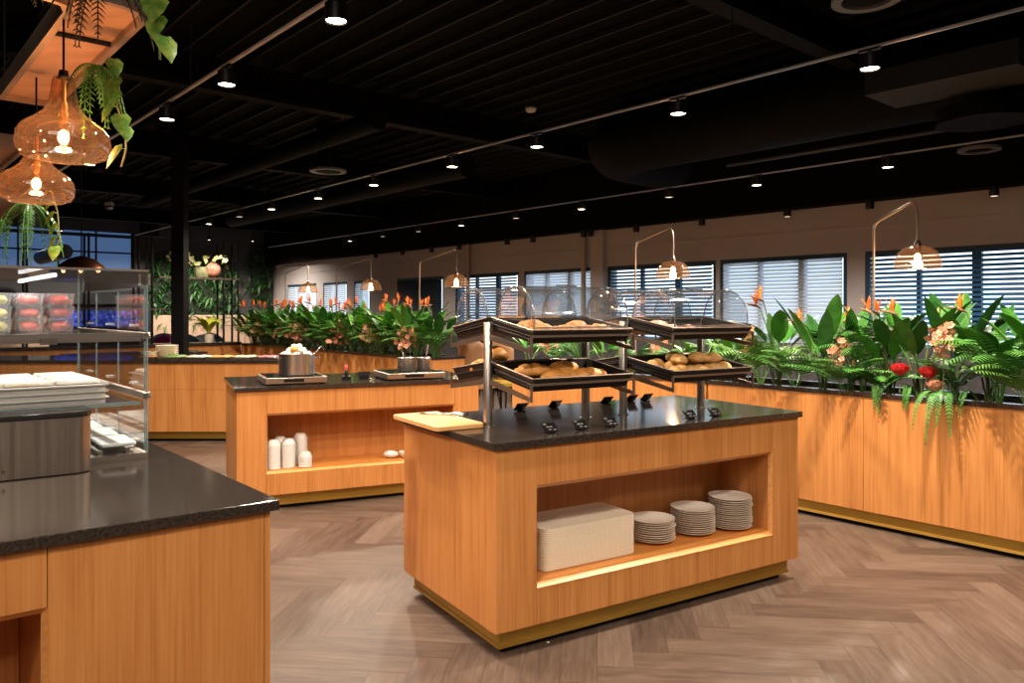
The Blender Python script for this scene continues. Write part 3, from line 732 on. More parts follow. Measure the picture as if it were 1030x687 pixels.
# middle planter (behind the bread stand)
for k, (u, kind, h) in enumerate(((532,'s',.42),(560,'p',.36),(585,'p',.34),(612,'s',.42),(636,'p',.36),(660,'o',.3),(682,'p',.36),(703,'s',.42),(548,'o',.25),(725,'p',.36),(738,'s',.46))):
    q = 'seen under the glass covers, %s from the left' % ORD[sorted((532,560,585,612,636,660,682,703,548,725,738)).index(u)]
    if kind == 's': strelitzia('leafy plant '+q, pl(u,.25), 0, h, 8, 0, 40+k, 1)
    elif kind == 'p': palm('green palm '+q, pl(u,.2), 0, h, 9, 40+k, FROND, .1)
    else: blossoms('peach blossom spray '+q, pl(u,.15,1.1), PEACH, .05, 10, .032, .22, k)
# long far planter: copies of a few grown plants
proto = []
p0 = pl(236, .2)
us = []
d0_, d1_ = PLD-10.25, PLD-5.1; cnt = 26
for k in range(cnt):
    b = (.16, .36)[k % 2]; d = d0_+(d1_-d0_)*(k+.5)/cnt; loc = nd(PLN+b, d, .86)
    lab = 'leafy plant with orange flowers, %s from the far end of the long planter' % ORD[k]
    if k < 5:
        o = strelitzia(lab, loc, k*1.1, .76, 17, 2, 60+k, (0, 1, 0, 1, 1)[k], .80, .52, 'birds of paradise in the long planter', ups=(.15, 1.05)); proto.append(o)
    else:
        dup(proto[k % 5], loc, R.uniform(0, 6.28), lab, scale=R.uniform(.84, 1.06))
pp = []
for k in range(20):
    d = d0_+(d1_-d0_)*(k+.3)/20; loc = nd(PLN+.10, d, .87); lab = 'low bushy palm, %s from the far end of the long planter' % ORD[k]
    if k < 3: pp.append(palm(lab, loc, k, .40, 14, 80+k, (FROND, FROND2, FROND)[k], .11, 'palms in the long planter', leaves=16, wd=.0055))
    else: dup(pp[k % 3], loc, R.uniform(0, 6.28), lab, scale=R.uniform(.9, 1.2))
bb = []
for k, u in enumerate((246, 262, 284, 298, 305, 341, 346, 372, 375, 407, 412)):
    z = 1.20-.007*((k*37) % 17); lab = 'coral blossom spray, %s from the left along the long planter' % ORD[k]
    if k < 2: bb.append(blossoms(lab, pl(u,.0,z), PEACH, .08, 22, .036, .3, 90+k, group='coral sprays in the long planter'))
    else: dup(bb[k % 2], pl(u,.0,z), R.uniform(-.5,.5), lab)
palm('big bright green palm at the near end of the long planter', nd(PLN+.2, PLD-5.05, .87), 0, .42, 16, 95, FROND, .14, leaves=24)

# ------------------------------------------------------------------ arched lamps
def arched_lamp(label, u, Y, L, light=14):
    p = atY(u, Y); t = thing('arched_lamp', label, 'lamp', (p.x, p.y, 0), TW)
    # shade hangs at the origin; pole stands at x=-L
    mb = MB().tube([(-L,0,0),(-L,0,2.15),(-L+.015,0,2.19),(-L+.04,0,2.215)]+[(-L+.04+(L-.10)*q, 0, 2.215+.125*q) for q in (.33,.66,1)]+[(-.03,0,2.33),(-.008,0,2.29),(0,0,2.22),(0,0,2.02)], .011, 8)
    mb.build('pole', mat('lamp_pole_steel', (.50,.42,.36), .4, .45) if 'lamp_pole_steel' not in bpy.data.materials else bpy.data.materials['lamp_pole_steel'], t, smooth=True, auto=1)
    MB().lathe([(.001,0),(.13,0),(.13,.012),(.001,.012)], 20).build('base', BLKM, t)
    MB().lathe([(.18,1.80),(.176,1.86),(.150,1.925),(.10,1.965),(.045,1.98),(.03,1.985)], 24).build('shade', SMOKE, t, smooth=True)
    MB().lathe([(.18,1.797),(.183,1.80),(.18,1.803)], 24).build('shade_rim', CHROME, t)
    MB().lathe([(.022,1.92),(.03,1.93),(.03,2.0),(.012,2.03)], 12).build('socket', ARM, t, smooth=True)
    b = MB().ell((0,0,1.885), .028, .028, .036, 10, 8).build('bulb', BULB, t, smooth=True)
    d = bpy.data.lights.new('lamp_glow', 'POINT'); d.energy = light; d.color = (1,.65,.38); d.shadow_soft_size = .04
    o = bpy.data.objects.new('lamp_glow', d); COL.objects.link(o); o.parent = t; o.location = (0,0,1.80)
arched_lamp('arched lamp with glass shade, rightmost, behind the right planter', 923, 6.4, .36, 10)
arched_lamp('arched lamp with glass shade, second from the right above the bread covers', 677, 8.3, .52, 10)
arched_lamp('arched lamp with glass shade, middle one left of the bread covers', 459, 11.3, .95, 10)
arched_lamp('arched lamp with glass shade, second from the left by the windows', 373, 13.1, 1.2, 8)
arched_lamp('arched lamp with glass shade, leftmost, by the far windows', 310, 14.9, 1.0, 8)

# ------------------------------------------------------------------ bread stands on the front island
def stand(label, a0, a1):
    t = thing('bread_display_stand', label, 'display stand', i1(a0, 0, .90), T1); w_ = a1-a0; BC = .40
    for x in (0, w_):
        MB().lathe([(.021,0),(.021,.484),(.019,.487),(.001,.487)], 20, (x, BC, 0)).build('post', STEEL, t, smooth=True, auto=.6)
        MB().lathe([(.03,0),(.03,.004),(.001,.004)], 20, (x, BC, 0)).build('post_foot', STEEL, t)
        for z in (.430, .222):
            for s in (-1, 1):
                y1 = BC+s*.37; y0 = BC+s*.015; h = .024
                mb = MB(); a, b = x-.004, x+.004
                mb.add([(a,y0,z-h),(a,y0,z+.004),(a,y1,z-.055),(a,y1,z-.055-h*.75),(b,y0,z-h),(b,y0,z+.004),(b,y1,z-.055),(b,y1,z-.055-h*.75)],
                       [(0,1,2,3),(7,6,5,4),(0,4,5,1),(1,5,6,2),(2,6,7,3),(3,7,4,0)])
                mb.box(a, b, y1-.005, y1+.005, z-.073, z+.006)
                mb.build('arm', ARM, t)
    for z in (.430, .222):
        for s in (-1, 1):
            y1 = BC+s*.37; MB().box(-.004, w_+.004, y1-.004, y1+.004, z-.004, z+.006).build('rail', ARM, t)
    return t
stand('left steel bread stand with two tiers on the front island', .1945, .764)
stand('right steel bread stand with two tiers on the front island', 1.010, 1.572)
TIL = .150
def basket(label, a0, a1, side, z):
    """side -1: front slope; origin at lower outer edge of slope"""
    L = a1-a0-.03; Wd = .335; h = .062
    b = .045 if side < 0 else .755
    t = thing('wicker_basket', label, 'bread basket', i1(a0+.015 if side < 0 else a1-.015, b, z), T1 if side < 0 else T1+pi, tilt=TIL)
    def ring(z, e): return [(-e,-e,z),(L+e,-e,z),(L+e,Wd+e,z),(-e,Wd+e,z)]
    e0, e1, th = -.012, .008, .008
    vs = ring(0, e0)+ring(h, e1)+ring(h, e1-th)+ring(.008, e0-th)
    fs = [(3,2,1,0)]+[(i,(i+1)%4,4+(i+1)%4,4+i) for i in range(4)]+[(4+i,4+(i+1)%4,8+(i+1)%4,8+i) for i in range(4)]+[(8+i,8+(i+1)%4,12+(i+1)%4,12+i) for i in range(4)]+[(12,13,14,15)]
    MB().add(vs, fs).build('basket_body', WICKER, t)
    for zz in (h, h*.5):
        e = e1 if zz == h else .0
        c = ring(zz, e); c.append(c[0])
        mb = MB()
        for p, q in zip(c[:-1], c[1:]): mb.tube([p, q], .003 if zz == h else .0025, 6)
        mb.build('rim_wire' if zz == h else 'side_wire', ARM if zz == h else WICKER, t)
    return t, L, Wd
def dome(label, a0, a1, side, z):
    L = a1-a0-.05; Wd = .31; H = .165; seg = 18
    b = .045 if side < 0 else .755
    t = thing('clear_food_cover', label, 'food cover', i1(a0+.025 if side < 0 else a1-.025, b, z), T1 if side < 0 else T1+pi, tilt=TIL)
    arc = []
    for k in range(seg+1):
        an = pi*k/seg; arc.append((Wd/2-Wd/2*cos(an)+.012, H*sin(an)**.85+.066))
    vs = [(0,y,z_) for y, z_ in arc]+[(L,y,z_) for y, z_ in arc]; n = seg+1
    MB().add(vs, [(k,k+1,n+k+1,n+k) for k in range(seg)]).build('shell', DOME, t, smooth=True)
    for x in (.0, L):
        s = -1 if x else 1; rings = 4; vs = []; fs = []
        cy = Wd/2+.012
        for r_ in range(rings+1):
            q = 1-r_/rings
            for y, z_ in arc: vs.append((x-s*.03*(1-q*q)**.5*-1, cy+(y-cy)*q, .066+(z_-.066)*q))
        for r_ in range(rings):
            for k in range(seg): fs.append((r_*n+k, r_*n+k+1, (r_+1)*n+k+1, (r_+1)*n+k))
        MB().add(vs, fs).build('end_cap', DOME, t, smooth=True)
        MB().tube([(x,y,z_) for y, z_ in arc], .0035, 6).build('end_rim', EDGE, t, smooth=True)
    MB().box(0, L, .008, .014, .064, .072).box(0, L, Wd+.008, Wd+.014, .064, .072).build('bottom_edge', EDGE, t)
    MB().box(L/2-.05, L/2+.05, Wd*.5-.004, Wd*.5+.020, .066+H-.002, .066+H+.010).build('handle', EDGE, t)
    return t
ZU, ZL = 1.298, 1.090
bk = {}
for nm, a0, a1 in (('left', .1945, .764), ('right', 1.010, 1.572)):
    bk[nm,'uf'] = basket('dark wicker basket, upper front tier of the %s bread stand' % nm, a0, a1, -1, ZU)
    bk[nm,'ub'] = basket('dark wicker basket, upper rear tier of the %s bread stand' % nm, a0, a1, 1, ZU)
    bk[nm,'lf'] = basket('dark wicker basket, lower front tier of the %s bread stand' % nm, a0, a1, -1, ZL)
    bk[nm,'lb'] = basket('dark wicker basket, lower rear tier of the %s bread stand' % nm, a0, a1, 1, ZL)
    dome('clear half round cover on the upper front basket of the %s stand' % nm, a0, a1, -1, ZU)
    dome('clear half round cover on the upper rear basket of the %s stand' % nm, a0, a1, 1, ZU)
def bpos(key, x, y, z):
    t = bk[key][0]; M = Matrix.Translation(t.location) @ Matrix.Rotation(t.rotation_euler[2], 4, 'Z') @ Matrix.Rotation(TIL, 4, 'X')
    return M @ Vector((x, y, z)), t.rotation_euler[2]
def loaf_mesh(L, W_, H, slashes=3, seed=1, bend=0):
    r = random.Random(seed); mb = MB(); n, m = 14, 16; vs = []; fs = []
    for i in range(m+1):
        q = i/m; x = -L/2+L*q; w_ = max(.03, (1-abs(2*q-1)**2.1))**.58
        for k in range(n):
            a = 2*pi*k/n; y = cos(a)*W_/2*w_; z = sin(a)*H/2*w_*(1 if sin(a) > 0 else .6)
            if sin(a) > .5:
                ph = (q*slashes*1.15) % 1; z -= H*.17*max(0, 1-abs(ph-.5)*6)
            y += bend*(2*q-1)**2*L; j = 1+r.uniform(-.025,.025)
            vs.append((x, y*j, (z+H*.3)*j))
    for i in range(m):
        for k in range(n): fs.append((i*n+k, i*n+(k+1)%n, (i+1)*n+(k+1)%n, (i+1)*n+k))
    fs += [tuple(range(n-1,-1,-1)), tuple(m*n+k for k in range(n))]
    return mb.add(vs, fs)
def bread(key, label, x, y, z, L, W_, H, rz, m, name='bread_roll', sl=2, seed=1, group=None, bend=0, cat='bread'):
    p, r0 = bpos(key, x, y, z)
    o = loaf_mesh(L, W_, H, sl, seed, bend).build(name, m, None, smooth=True); o.location = p; o.rotation_euler = (TIL*.6, 0, r0+rz)
    return tag(o, label, cat, group)
k_ = ('left','lf')
for i, (x, y, rz, L) in enumerate(((.20,.09,.05,.17),(.37,.09,.0,.17),(.14,.22,-.1,.16),(.33,.24,.1,.16))):
    bread(k_, 'golden oblong bread roll, %s in the lower front basket on the left' % ('front left','front right','rear left','rear right')[i], x, y, .014, L*1.22, .088, .08, rz, CRUST, 'bread_roll', 3, i)
k_ = ('right','lf'); spots = [(.10,.07,.2,0),(.21,.06,-.1,0),(.33,.07,.1,0),(.43,.09,.4,0),(.15,.17,.5,.0),(.27,.18,-.4,0),(.39,.19,.2,0),(.14,.12,1.0,.045),(.26,.12,.6,.05),(.36,.13,-.6,.045),(.08,.22,.4,.0),(.22,.24,.7,.03),(.44,.25,.1,0)]
for i, (x, y, rz, z) in enumerate(spots):
    lab = ('floury bread roll %s in the lower right basket' % ('at the front left','front, left of centre','front, right of centre','at the front right','middle left','in the middle','middle right',
        'on top at the left','on top at the centre','on top at the right','at the rear left','rear centre','at the rear right')[i])
    bread(k_, lab, x, y, .016+z, .15, .085, .075, rz, RYE, 'bread_roll', 1, 20+i)
k_ = ('left','uf')
for i, (x, y, rz) in enumerate(((.12,.10,.3),(.22,.07,-.2),(.14,.22,.1),(.42,.08,-.3),(.37,.18,.4))):
    bread(k_, 'orange glazed pastry %s under the left front cover' % ('at the left','left of centre','at the rear left','at the right','at the rear right')[i], x, y, .012, .17, .09, .075, rz, CRUST2, 'pastry', 4, 30+i, bend=.12, cat='pastry')
k_ = ('right','uf')
for i, (x, y, rz) in enumerate(((.10,.12,.2),(.20,.10,.3),(.12,.24,0))):
    bread(k_, 'pink glazed pastry %s under the right front cover' % ('at the left','nearest the centre','at the rear')[i], x, y, .012, .14, .08, .06, rz, noisy('pink_pastry%d' % i, (.50,.17,.09), (.72,.34,.2), (12,12,12), rough=.4), 'pastry', 3, 50+i, bend=.1, cat='pastry')
for i, (x, y, rz) in enumerate(((.47,.16,.3),(.36,.14,.1),(.45,.27,.2))):
    bread(('left','lb'), 'dark round loaf %s in the lower rear basket on the left' % ('nearest the post','in the middle','topmost')[i], x, y, .012+(.05 if i == 2 else 0), .15, .11, .10, rz, CRUST, 'loaf', 2, 55+i)

# cutting board and tongs on island
cb = thing('cutting_board', 'pale wooden cutting board at the left end of the front island', 'cutting board', i1(-.085, .375, .901), T1)
MB().rbox(0, .25, 0, .50, 0, .022, .02).build('board', BOARD, cb, bevel=.003)
MB().rbox(.02, .23, .02, .48, .0218, .0224, .02).build('board_groove', noisy('beech_inner', (.55,.28,.10), (.62,.34,.14), (4,40,40), rough=.45), cb)
tg = thing('serving_tongs', 'steel serving tongs lying across the cutting board', 'tongs', i1(.03, .80, .9235), T1-.75)
for s in (-1, 1):
    MB().tube([(0,0,.006),(.10,s*.015,.008),(.20,s*.022,.006),(.25,s*.018,.005)], [.005,.004,.006,.009], 6).build('tong_arm', CHROME, tg, smooth=True)
MB().lathe([(.001,0),(.008,0),(.008,.012),(.001,.012)], 10).build('hinge', CHROME, tg)
# label holders
CARD = mat('black_card', (.01,.01,.011), .35); INK = mat('white_lettering', (.42,.42,.40), .5)
def holder(label, a, b, back=False, rz=0):
    t = thing('price_card_holder', label, 'card holder', i1(a, b, .90), T1+(pi if back else 0)+rz)
    ca, sa = cos(.8), sin(.8); w_ = .036; h = .050 if not back else .06
    def pt(x, q, o=0): return (x, q*ca-o*sa-.01, .004+q*sa+o*ca*.0-o*0)
    c = MB(); th = .003
    f = [pt(-w_,0), pt(w_,0), pt(w_,h), pt(-w_,h)]; g = [(x, y+th, z) for x, y, z in f]
    c.add(f+g, [(0,1,2,3),(7,6,5,4),(0,4,5,1),(1,5,6,2),(2,6,7,3),(3,7,4,0)]); c.build('card', CARD, t)
    tx = MB()
    for (x0, x1, q) in ((-.030,-.012,.044),(-.018,.014,.029),(-.012,.004,.014),(.014,.029,.012)):
        p = [(x, y-.0008, z+.0004) for x, y, z in (pt(x0,q-.0028), pt(x1,q-.0028), pt(x1,q+.0028), pt(x0,q+.0028))]
        tx.add(p, [(0,1,2,3)])
    tx.build('lettering', INK, t)
    s = MB().box(-.015, .015, -.012, .03, 0, .004).box(-.006, .006, .012, .018, .004, .03); s.build('foot', BLKM, t)
def a_of(u, b):
    r = (u-CX)/F; c, s = cos(T1), sin(T1)
    return (r*(O1.y+c*b)-(O1.x-s*b))/(c-r*s)
for k, u in enumerate((554, 585, 615, 695, 720)):
    holder('black price card with white lettering, %s from the left along the front edge' % ORD[k], a_of(u, .10), .10)
for k, u in enumerate((523, 557, 609, 634, 649)):
    holder('black price card seen from behind, %s from the left at the rear edge' % ORD[k], a_of(u, .80), .80, True)

# tray stack, plate stacks in the niche
NZ = .285
nT = 20; pit = .0094
def tray_mesh():
    L, W_ = .540, .27; mb = MB()
    o = rrect(0, L, 0, W_, .035, 4); i = rrect(.006, L-.006, .006, W_-.006, .03, 4); f = rrect(.03, L-.03, .03, W_-.03, .03, 4); u = rrect(.012, L-.012, .012, W_-.012, .033, 4)
    n = len(o); vs = [(x,y,0) for x, y in rrect(.002, L-.002, .002, W_-.002, .034, 4)]+[(x,y,.0068) for x, y in o]+[(x,y,.0088) for x, y in o]+[(x,y,.0088) for x, y in i]+[(x,y,.0040) for x, y in f]
    fs = [tuple(range(n-1,-1,-1)), tuple(4*n+k for k in range(n))]
    for q in range(4): fs += [(q*n+k, q*n+(k+1)%n, (q+1)*n+(k+1)%n, (q+1)*n+k) for k in range(n)]
    return mb.add(vs, fs)
first = None
for k in range(nT):
    lab = 'cream rectangular tray, %s from the top of the tray stack' % ORD[nT-1-k]
    loc = i1(.300, .095, NZ+.001+k*pit)
    if first is None:
        first = tray_mesh().build('serving_tray', CREAM, None); first.rotation_euler = (0,0,T1); first.location = loc; tag(first, lab, 'tray', 'stacked serving trays')
    else: dup(first, loc, T1+R.uniform(-.0015,.0015), lab)
def plate_mesh(rf=.062, rm=.113):
    mb = MB(); mb.lathe([(.001,0),(rf,0),(rf+.006,.003),(rm-.010,.012),(rm,.0175),(rm,.0195),(rm-.013,.0150),(rf+.014,.0060),(.001,.0050)], 32); return mb
pm = plate_mesh().build('dinner_plate', PLATE, None, smooth=True, auto=1.2); used = False
for si, (a, b, n, nm) in enumerate(((1.045,.215,10,'left'),(1.322,.210,12,'middle'),(1.562,.175,15,'right'))):
    for k in range(n):
        lab = 'ivory plate, %s from the top of the %s plate stack' % (ORD[n-1-k], nm)
        jx, jy = R.uniform(-.004,.004), R.uniform(-.004,.004)
        if si == 1 and k >= n-4: jx -= .004
        loc = i1(a+jx, b+jy, NZ+.001+k*.0107)
        if not used:
            used = True; pm.location = loc; tag(pm, lab, 'plate', 'plates in the niche')
        else: dup(pm, loc, R.uniform(0, 6), lab)
# white crumb on the floor
o = MB().ell((0,0,0), .008, .006, .004, 6, 4, .2).build('crumb', WHITE); o.location = at(551, 646, .004); tag(o, 'tiny white crumb on the floor by the island plinth', 'crumb')

# ------------------------------------------------------------------ rear island: hobs, pots, bowls
def hob(label, a, b, w_, d_):
    t = thing('induction_hob', label, 'hob', i2(a, b, .90), T2)
    MB().rbox(0, w_, 0, d_, .012, .055, .015).build('body', STEELH, t, bevel=.003)
    MB().rbox(.02, w_-.02, .03, d_-.01, .055, .058, .01).build('glass_top', mat('hob_glass', (.01,.01,.012), .08), t)
    for x, y in ((.03,.03),(w_-.03,.03),(.03,d_-.03),(w_-.03,d_-.03)): MB().lathe([(.012,0),(.012,.012)], 10, (x,y,0), cap=True).build('foot', BLACK, t)
    for x in (w_*.25, w_*.32): MB().lathe([(.01,.03),(.01,.03)], 8, (x, 0, 0))
    MB().box(w_*.3, w_*.62, -.002, 0, .022, .045).build('control_panel', BLKM, t)
    return t
hob('steel induction hob under the large pot on the rear island', .19, .005, .45, .47)
hob('steel induction hob under the small pots on the rear island', 1.10, .03, .48, .45)
def pot(label, a, b, r, h, z=.959, handles=True):
    t = thing('stock_pot' if h > .12 else 'sauce_pot', label, 'pot', i2(a, b, z), T2)
    MB().lathe([(.001,0),(r*.96,0),(r,.006),(r,h-.004),(r*1.03,h),(r*1.0,h+.002),(r*.96,h-.002),(r*.96,.008),(.001,.008)], 32).build('pot_body', STEEL, t, smooth=True, auto=.7)
    if handles:
        for s in (-1, 1):
            MB().tube([(s*r,-.03,h*.8),(s*(r+.035),-.028,h*.82),(s*(r+.04),0,h*.82),(s*(r+.035),.028,h*.82),(s*r,.03,h*.8)], .005, 8).build('handle', CHROME, t, smooth=True)
    return t
pot('large stainless steel stock pot heaped with mushrooms', .45, .22, .132, .160)
MUSH = noisy('mushroom_skin', (.70,.60,.50), (.92,.86,.80), (20,20,20), rough=.6)
rr = random.Random(9); k = 0
ringsM = [(7,.088,.140,.030),(5,.050,.172,.028),(2,.018,.202,.026)]
for n, rad, z, s in ringsM:
    for j in range(n):
        a = 2*pi*j/n+rr.random()*.3
        o = MB().ell((0,0,s*.3), s, s, s*.75, 12, 8, .04).lathe([(s*.35,-s*.6),(s*.3,0)], 8, cap=True).build('mushroom', MUSH, None, smooth=True)
        o.location = i2(.45+rad*cos(a), .22+rad*sin(a), .963+z); o.rotation_euler = (rr.uniform(-.7,.7), rr.uniform(-.7,.7), 0)
        tag(o, 'pale mushroom, %s counted round the %s ring of the heap in the pot' % (ORD[j], ('bottom','middle','top')[ringsM.index((n,rad,z,s))]), 'mushroom', 'mushrooms heaped in the pot')
o = MB().ell((0,0,0), .03, .03, .027, 12, 8, .02).build('onion', CRUST, None, smooth=True); o.location = i2(.42, .15, 1.155); tag(o, 'orange brown onion at the left front of the mushroom heap', 'onion')
pot('small steel pot on the left of the right hob', 1.32, .24, .075, .105, handles=False)
pot('small steel pot on the right of the right hob', 1.475, .27, .060, .100, handles=False)
def ladle(label, a, b, lean):
    o = MB().tube([(0,0,0),(lean*.5,0,.08),(lean,0,.17),(lean*1.1,0,.175)], .006, 6).ell((0,0,0), .02, .02, .012, 8, 6).build('ladle', CHROME, None, smooth=True); o.location = i2(a, b, .99); o.rotation_euler = (0,0,T2); tag(o, label, 'ladle')
ladle('steel ladle leaning left in the left small pot', 1.32, .24, -.05); ladle('steel ladle leaning right in the right small pot', 1.475, .27, .035)
o = MB().tube([(0,0,0),(.07,0,.06),(.10,0,.10),(.12,0,.06)], .006, 6).build('ladle', CHROME, None, smooth=True); o.location = i2(.545, .27, 1.075); tag(o, 'steel ladle hooked over the right side of the large pot', 'ladle')
def small(label, name, cat, a, b, red=False):
    t = thing(name, label, cat, i2(a, b, .90), T2)
    MB().rbox(-.035, .035, -.025, .025, 0, .03, .008).build('base', BLKM, t)
    if red:
        MB().lathe([(.014,.03),(.014,.07),(.009,.08),(.001,.08)], 12).build('neck', BLKM, t, smooth=True); MB().lathe([(.012,.08),(.012,.115),(.001,.118)], 12).build('cap', REDP, t, smooth=True)
    else:
        MB().box(-.05, .05, 0, .006, .03, .06).build('card', CARD, t)
small('small black pepper mill with red cap between the hobs', 'pepper_mill', 'pepper mill', .84, .28, True)
small('small black card holder left of the right hob', 'price_card_holder', 'card holder', .98, .28)
# bowls on the shelf
def bowl_mesh():
    return MB().lathe([(.001,0),(.028,0),(.034,.004),(.050,.034),(.052,.046),(.050,.047),(.046,.034),(.030,.008),(.001,.006)], 24)
bm = bowl_mesh().build('ribbed_bowl', WHITE, None, smooth=True, auto=1.2); used = False
for (a, b, n, nm) in ((.265,.10,9,'front left'),(.375,.12,9,'front middle'),(.33,.235,9,'rear left'),(.475,.20,10,'rear right'),(.490,.09,4,'short front')):
    for k in range(n):
        lab = 'white bowl turned over, %s from the top of the %s bowl stack' % (ORD[n-1-k], nm)
        loc = i2(a, b, NZ+.048+k*.0205)
        if not used: used = True; bm.location = loc; bm.rotation_euler = (pi,0,0); tag(bm, lab, 'bowl', 'bowls in the rear island niche')
        else: dup(bm, loc, R.uniform(0,6), lab, tilt=pi)
o = dup(bm, i2(1.27, .12, NZ+.001), 0, 'single white sauce dish near the right of the rear niche', tilt=0, scale=1.0, group='dishes at the right of the rear niche')
o = MB().ell((0,0,.03), .06, .04, .03, 14, 8, .02).build('sauce_boat', WHITE, None, smooth=True); o.location = i2(1.16, .14, NZ); tag(o, 'white sauce boat left of the single dish in the rear niche', 'sauce boat')

# ------------------------------------------------------------------ things on the back counter
def pile(label_fmt, name, x, y, r, n, m, pitch, z0=.90, cat='plate', grp=None):
    base = MB().lathe([(.001,0),(r*.6,0),(r*.95,pitch*.7),(r,pitch*1.1),(r*.95,pitch*1.1),(r*.6,pitch*.5),(.001,pitch*.5)], 24).build(name, m, None, smooth=True, auto=1); tag(base, label_fmt % ORD[n-1], cat, grp); base.location = (x, y, z0+.001)
    for k in range(1, n): dup(base, (x, y, z0+.001+k*pitch), None, label_fmt % ORD[n-1-k])
p = atY(168, 8.85)
pile('cream dish, %s from the top of the stack beside the column', 'serving_dish', p.x, 8.85, .125, 7, CREAM, .021, grp='dishes stacked on the back counter')
p = atY(150, 8.7)
pile('cream dish, %s from the top of the lower stack left of the column', 'serving_dish', p.x, 8.7, .10, 4, CREAM, .02, grp='dishes in the lower stack on the back counter')
foods = [('bean salad', (.25,.08,.03), (.5,.2,.06)), ('green salad', (.06,.16,.02), (.2,.34,.05)), ('rice', (.6,.55,.4), (.8,.75,.6)), ('carrot slices', (.7,.2,.03), (.85,.35,.06)), ('potato salad', (.6,.45,.2), (.75,.6,.35)), ('beetroot', (.2,.02,.04), (.4,.05,.08)), ('cold pasta', (.55,.35,.12), (.8,.6,.3))]
for k, (nm, c1, c2) in enumerate(foods):
    x = -4.20+k*.265
    t = thing('food_tray', 'shallow steel tray of %s on the back counter' % nm, 'food tray', (x, 8.57, .9), 0)
    MB().add([(0,0,0),(.24,0,0),(.24,.34,0),(0,.34,0),(-.008,-.008,.03),(.248,-.008,.03),(.248,.348,.03),(-.008,.348,.03)], [(3,2,1,0),(0,1,5,4),(1,2,6,5),(2,3,7,6),(3,0,4,7)]).build('tray', STEELH, t, solid=.002)
    g = MB(); nx, ny = 10, 12; vs = []; rr2 = random.Random(k)
    for j in range(ny+1):
        for i in range(nx+1):
            q = min(i, nx-i, j, ny-j); vs.append((.012+.216*i/nx, .012+.316*j/ny, .015+(min(q,2)*.008)+rr2.uniform(0,.012)))
    g.add(vs, [(j*(nx+1)+i, j*(nx+1)+i+1, (j+1)*(nx+1)+i+1, (j+1)*(nx+1)+i) for j in range(ny) for i in range(nx)])
    g.build('food', noisy('food_%d' % k, c1, c2, (40,40,40), rough=.5), t)
    s = MB().tube([(.12,.2,.04),(.12,.05,.055),(.13,-.03,.06)], .005, 6).ell((.12,.22,.04), .02, .03, .008, 8, 5).build('serving_spoon', CHROME, None, smooth=True); s.location = (x, 8.57, .9)
    tag(s, 'steel serving spoon lying in the tray of '+nm, 'spoon')

# ------------------------------------------------------------------ glass display case
CP = Vector((-1.335, 2.83)); TG = .657
case = thing('glass_display_case', 'glass refrigerated display case with steel rails on the near left counter', 'display case', (CP.x, CP.y, .90), TG)
CW, CD, CH_ = .85, 1.10, .69
SKW = 1.621
def cs(x, y, z=0):
    x2 = x+y*cos(SKW); y2 = y*sin(SKW); return Vector((CP.x+cos(TG)*x2-sin(TG)*y2, CP.y+sin(TG)*x2+cos(TG)*y2, .90+z))
def cb_(mb, name, m, **k): return mb.build(name, m, case, skew=SKW, **k)
cb_(MB().box(-CW, 0, 0, CD, 0, .022), 'base_tray', BROWNST)
cb_(MB().box(-.07, -.055, .02, CD-.02, .022, .045).box(-.16, -.145, .02, CD-.02, .022, .04), 'runner', STEEL)
cb_(MB().box(-CW, -.003, .0, .006, .022, CH_), 'near_glass', GLASS)
cb_(MB().box(-.006, .0, 0, .010, .022, CH_), 'glass_edge', GEDGE)
cb_(MB().box(-CW, 0, 0, CD, CH_-.006, CH_), 'top_glass', GLASS)
cb_(MB().box(-CW, -.001, -.001, .0, CH_-.05, CH_-.002).box(0, .002, .02, CD, CH_-.06, CH_-.004), 'top_band_and_reflection', FROST)  # near strip is frosted; side strip is a reflection built as a grey band
cb_(MB().box(-CW, .002, -.003, .005, CH_-.006, CH_+.002), 'top_trim', BROWNST)
for z, rb in ((.45, .024), (.23, .024)):
    cb_(MB().box(-.018, .004, .0, CD, z-rb/2, z+rb/2), 'side_rail', BROWNST, bevel=.003)
    b = MB().tube([(.004,.02,z),(.012,.02,z)], .011, 12); cb_(b, 'rail_bolt', CHROME)
b = MB().tube([(.0,.03,CH_-.035),(.010,.03,CH_-.035)], .013, 12); cb_(b, 'corner_bolt', CHROME)
cb_(MB().box(-.02, .012, .015, .045, CH_-.055, CH_-.012), 'corner_clamp', STEELH)
cb_(MB().box(-CW, -.02, .008, .02, .43, .462), 'near_rail', BROWNST)
cb_(MB().box(-.34, -.29, -.004, .004, .425, .447), 'rail_clip', CHROME)
cb_(MB().box(-CW, -.03, .02, CD-.02, .448, .456), 'glass_shelf', GLASS); cb_(MB().box(-CW, -.02, .012, .022, .446, .458), 'shelf_edge', GEDGE)
cb_(MB().box(-CW, -.03, .02, CD-.02, .200, .208), 'glass_shelf', GLASS); cb_(MB().box(-CW, -.02, .012, .022, .197, .210), 'shelf_edge', GEDGE)
for i in range(3):
    y0, y1 = i*CD/3+.006, (i+1)*CD/3-.006
    for z0, z1 in ((.03,.212),(.25,.43),(.47,.62)):
        f = cb_(MB().box(-.012, -.009, y0, y1, z0, z1), 'flap_door', GLASS)
        MB().box(-.0125, -.0085, y0-.003, y0+.003, z0, z1).build('door_edge', GEDGE, f, skew=SKW)
        MB().box(-.012, .012, (y0+y1)/2-.02, (y0+y1)/2+.02, z0+.012, z0+.020).build('handle', WHITE, f, skew=SKW)
cb_(MB().box(-.014, -.006, CD-.008, CD, .022, CH_), 'far_edge', GEDGE)
led = cb_(MB().box(-.30, -.285, .03, .75, CH_-.03, CH_-.018), 'led_tube', LED)
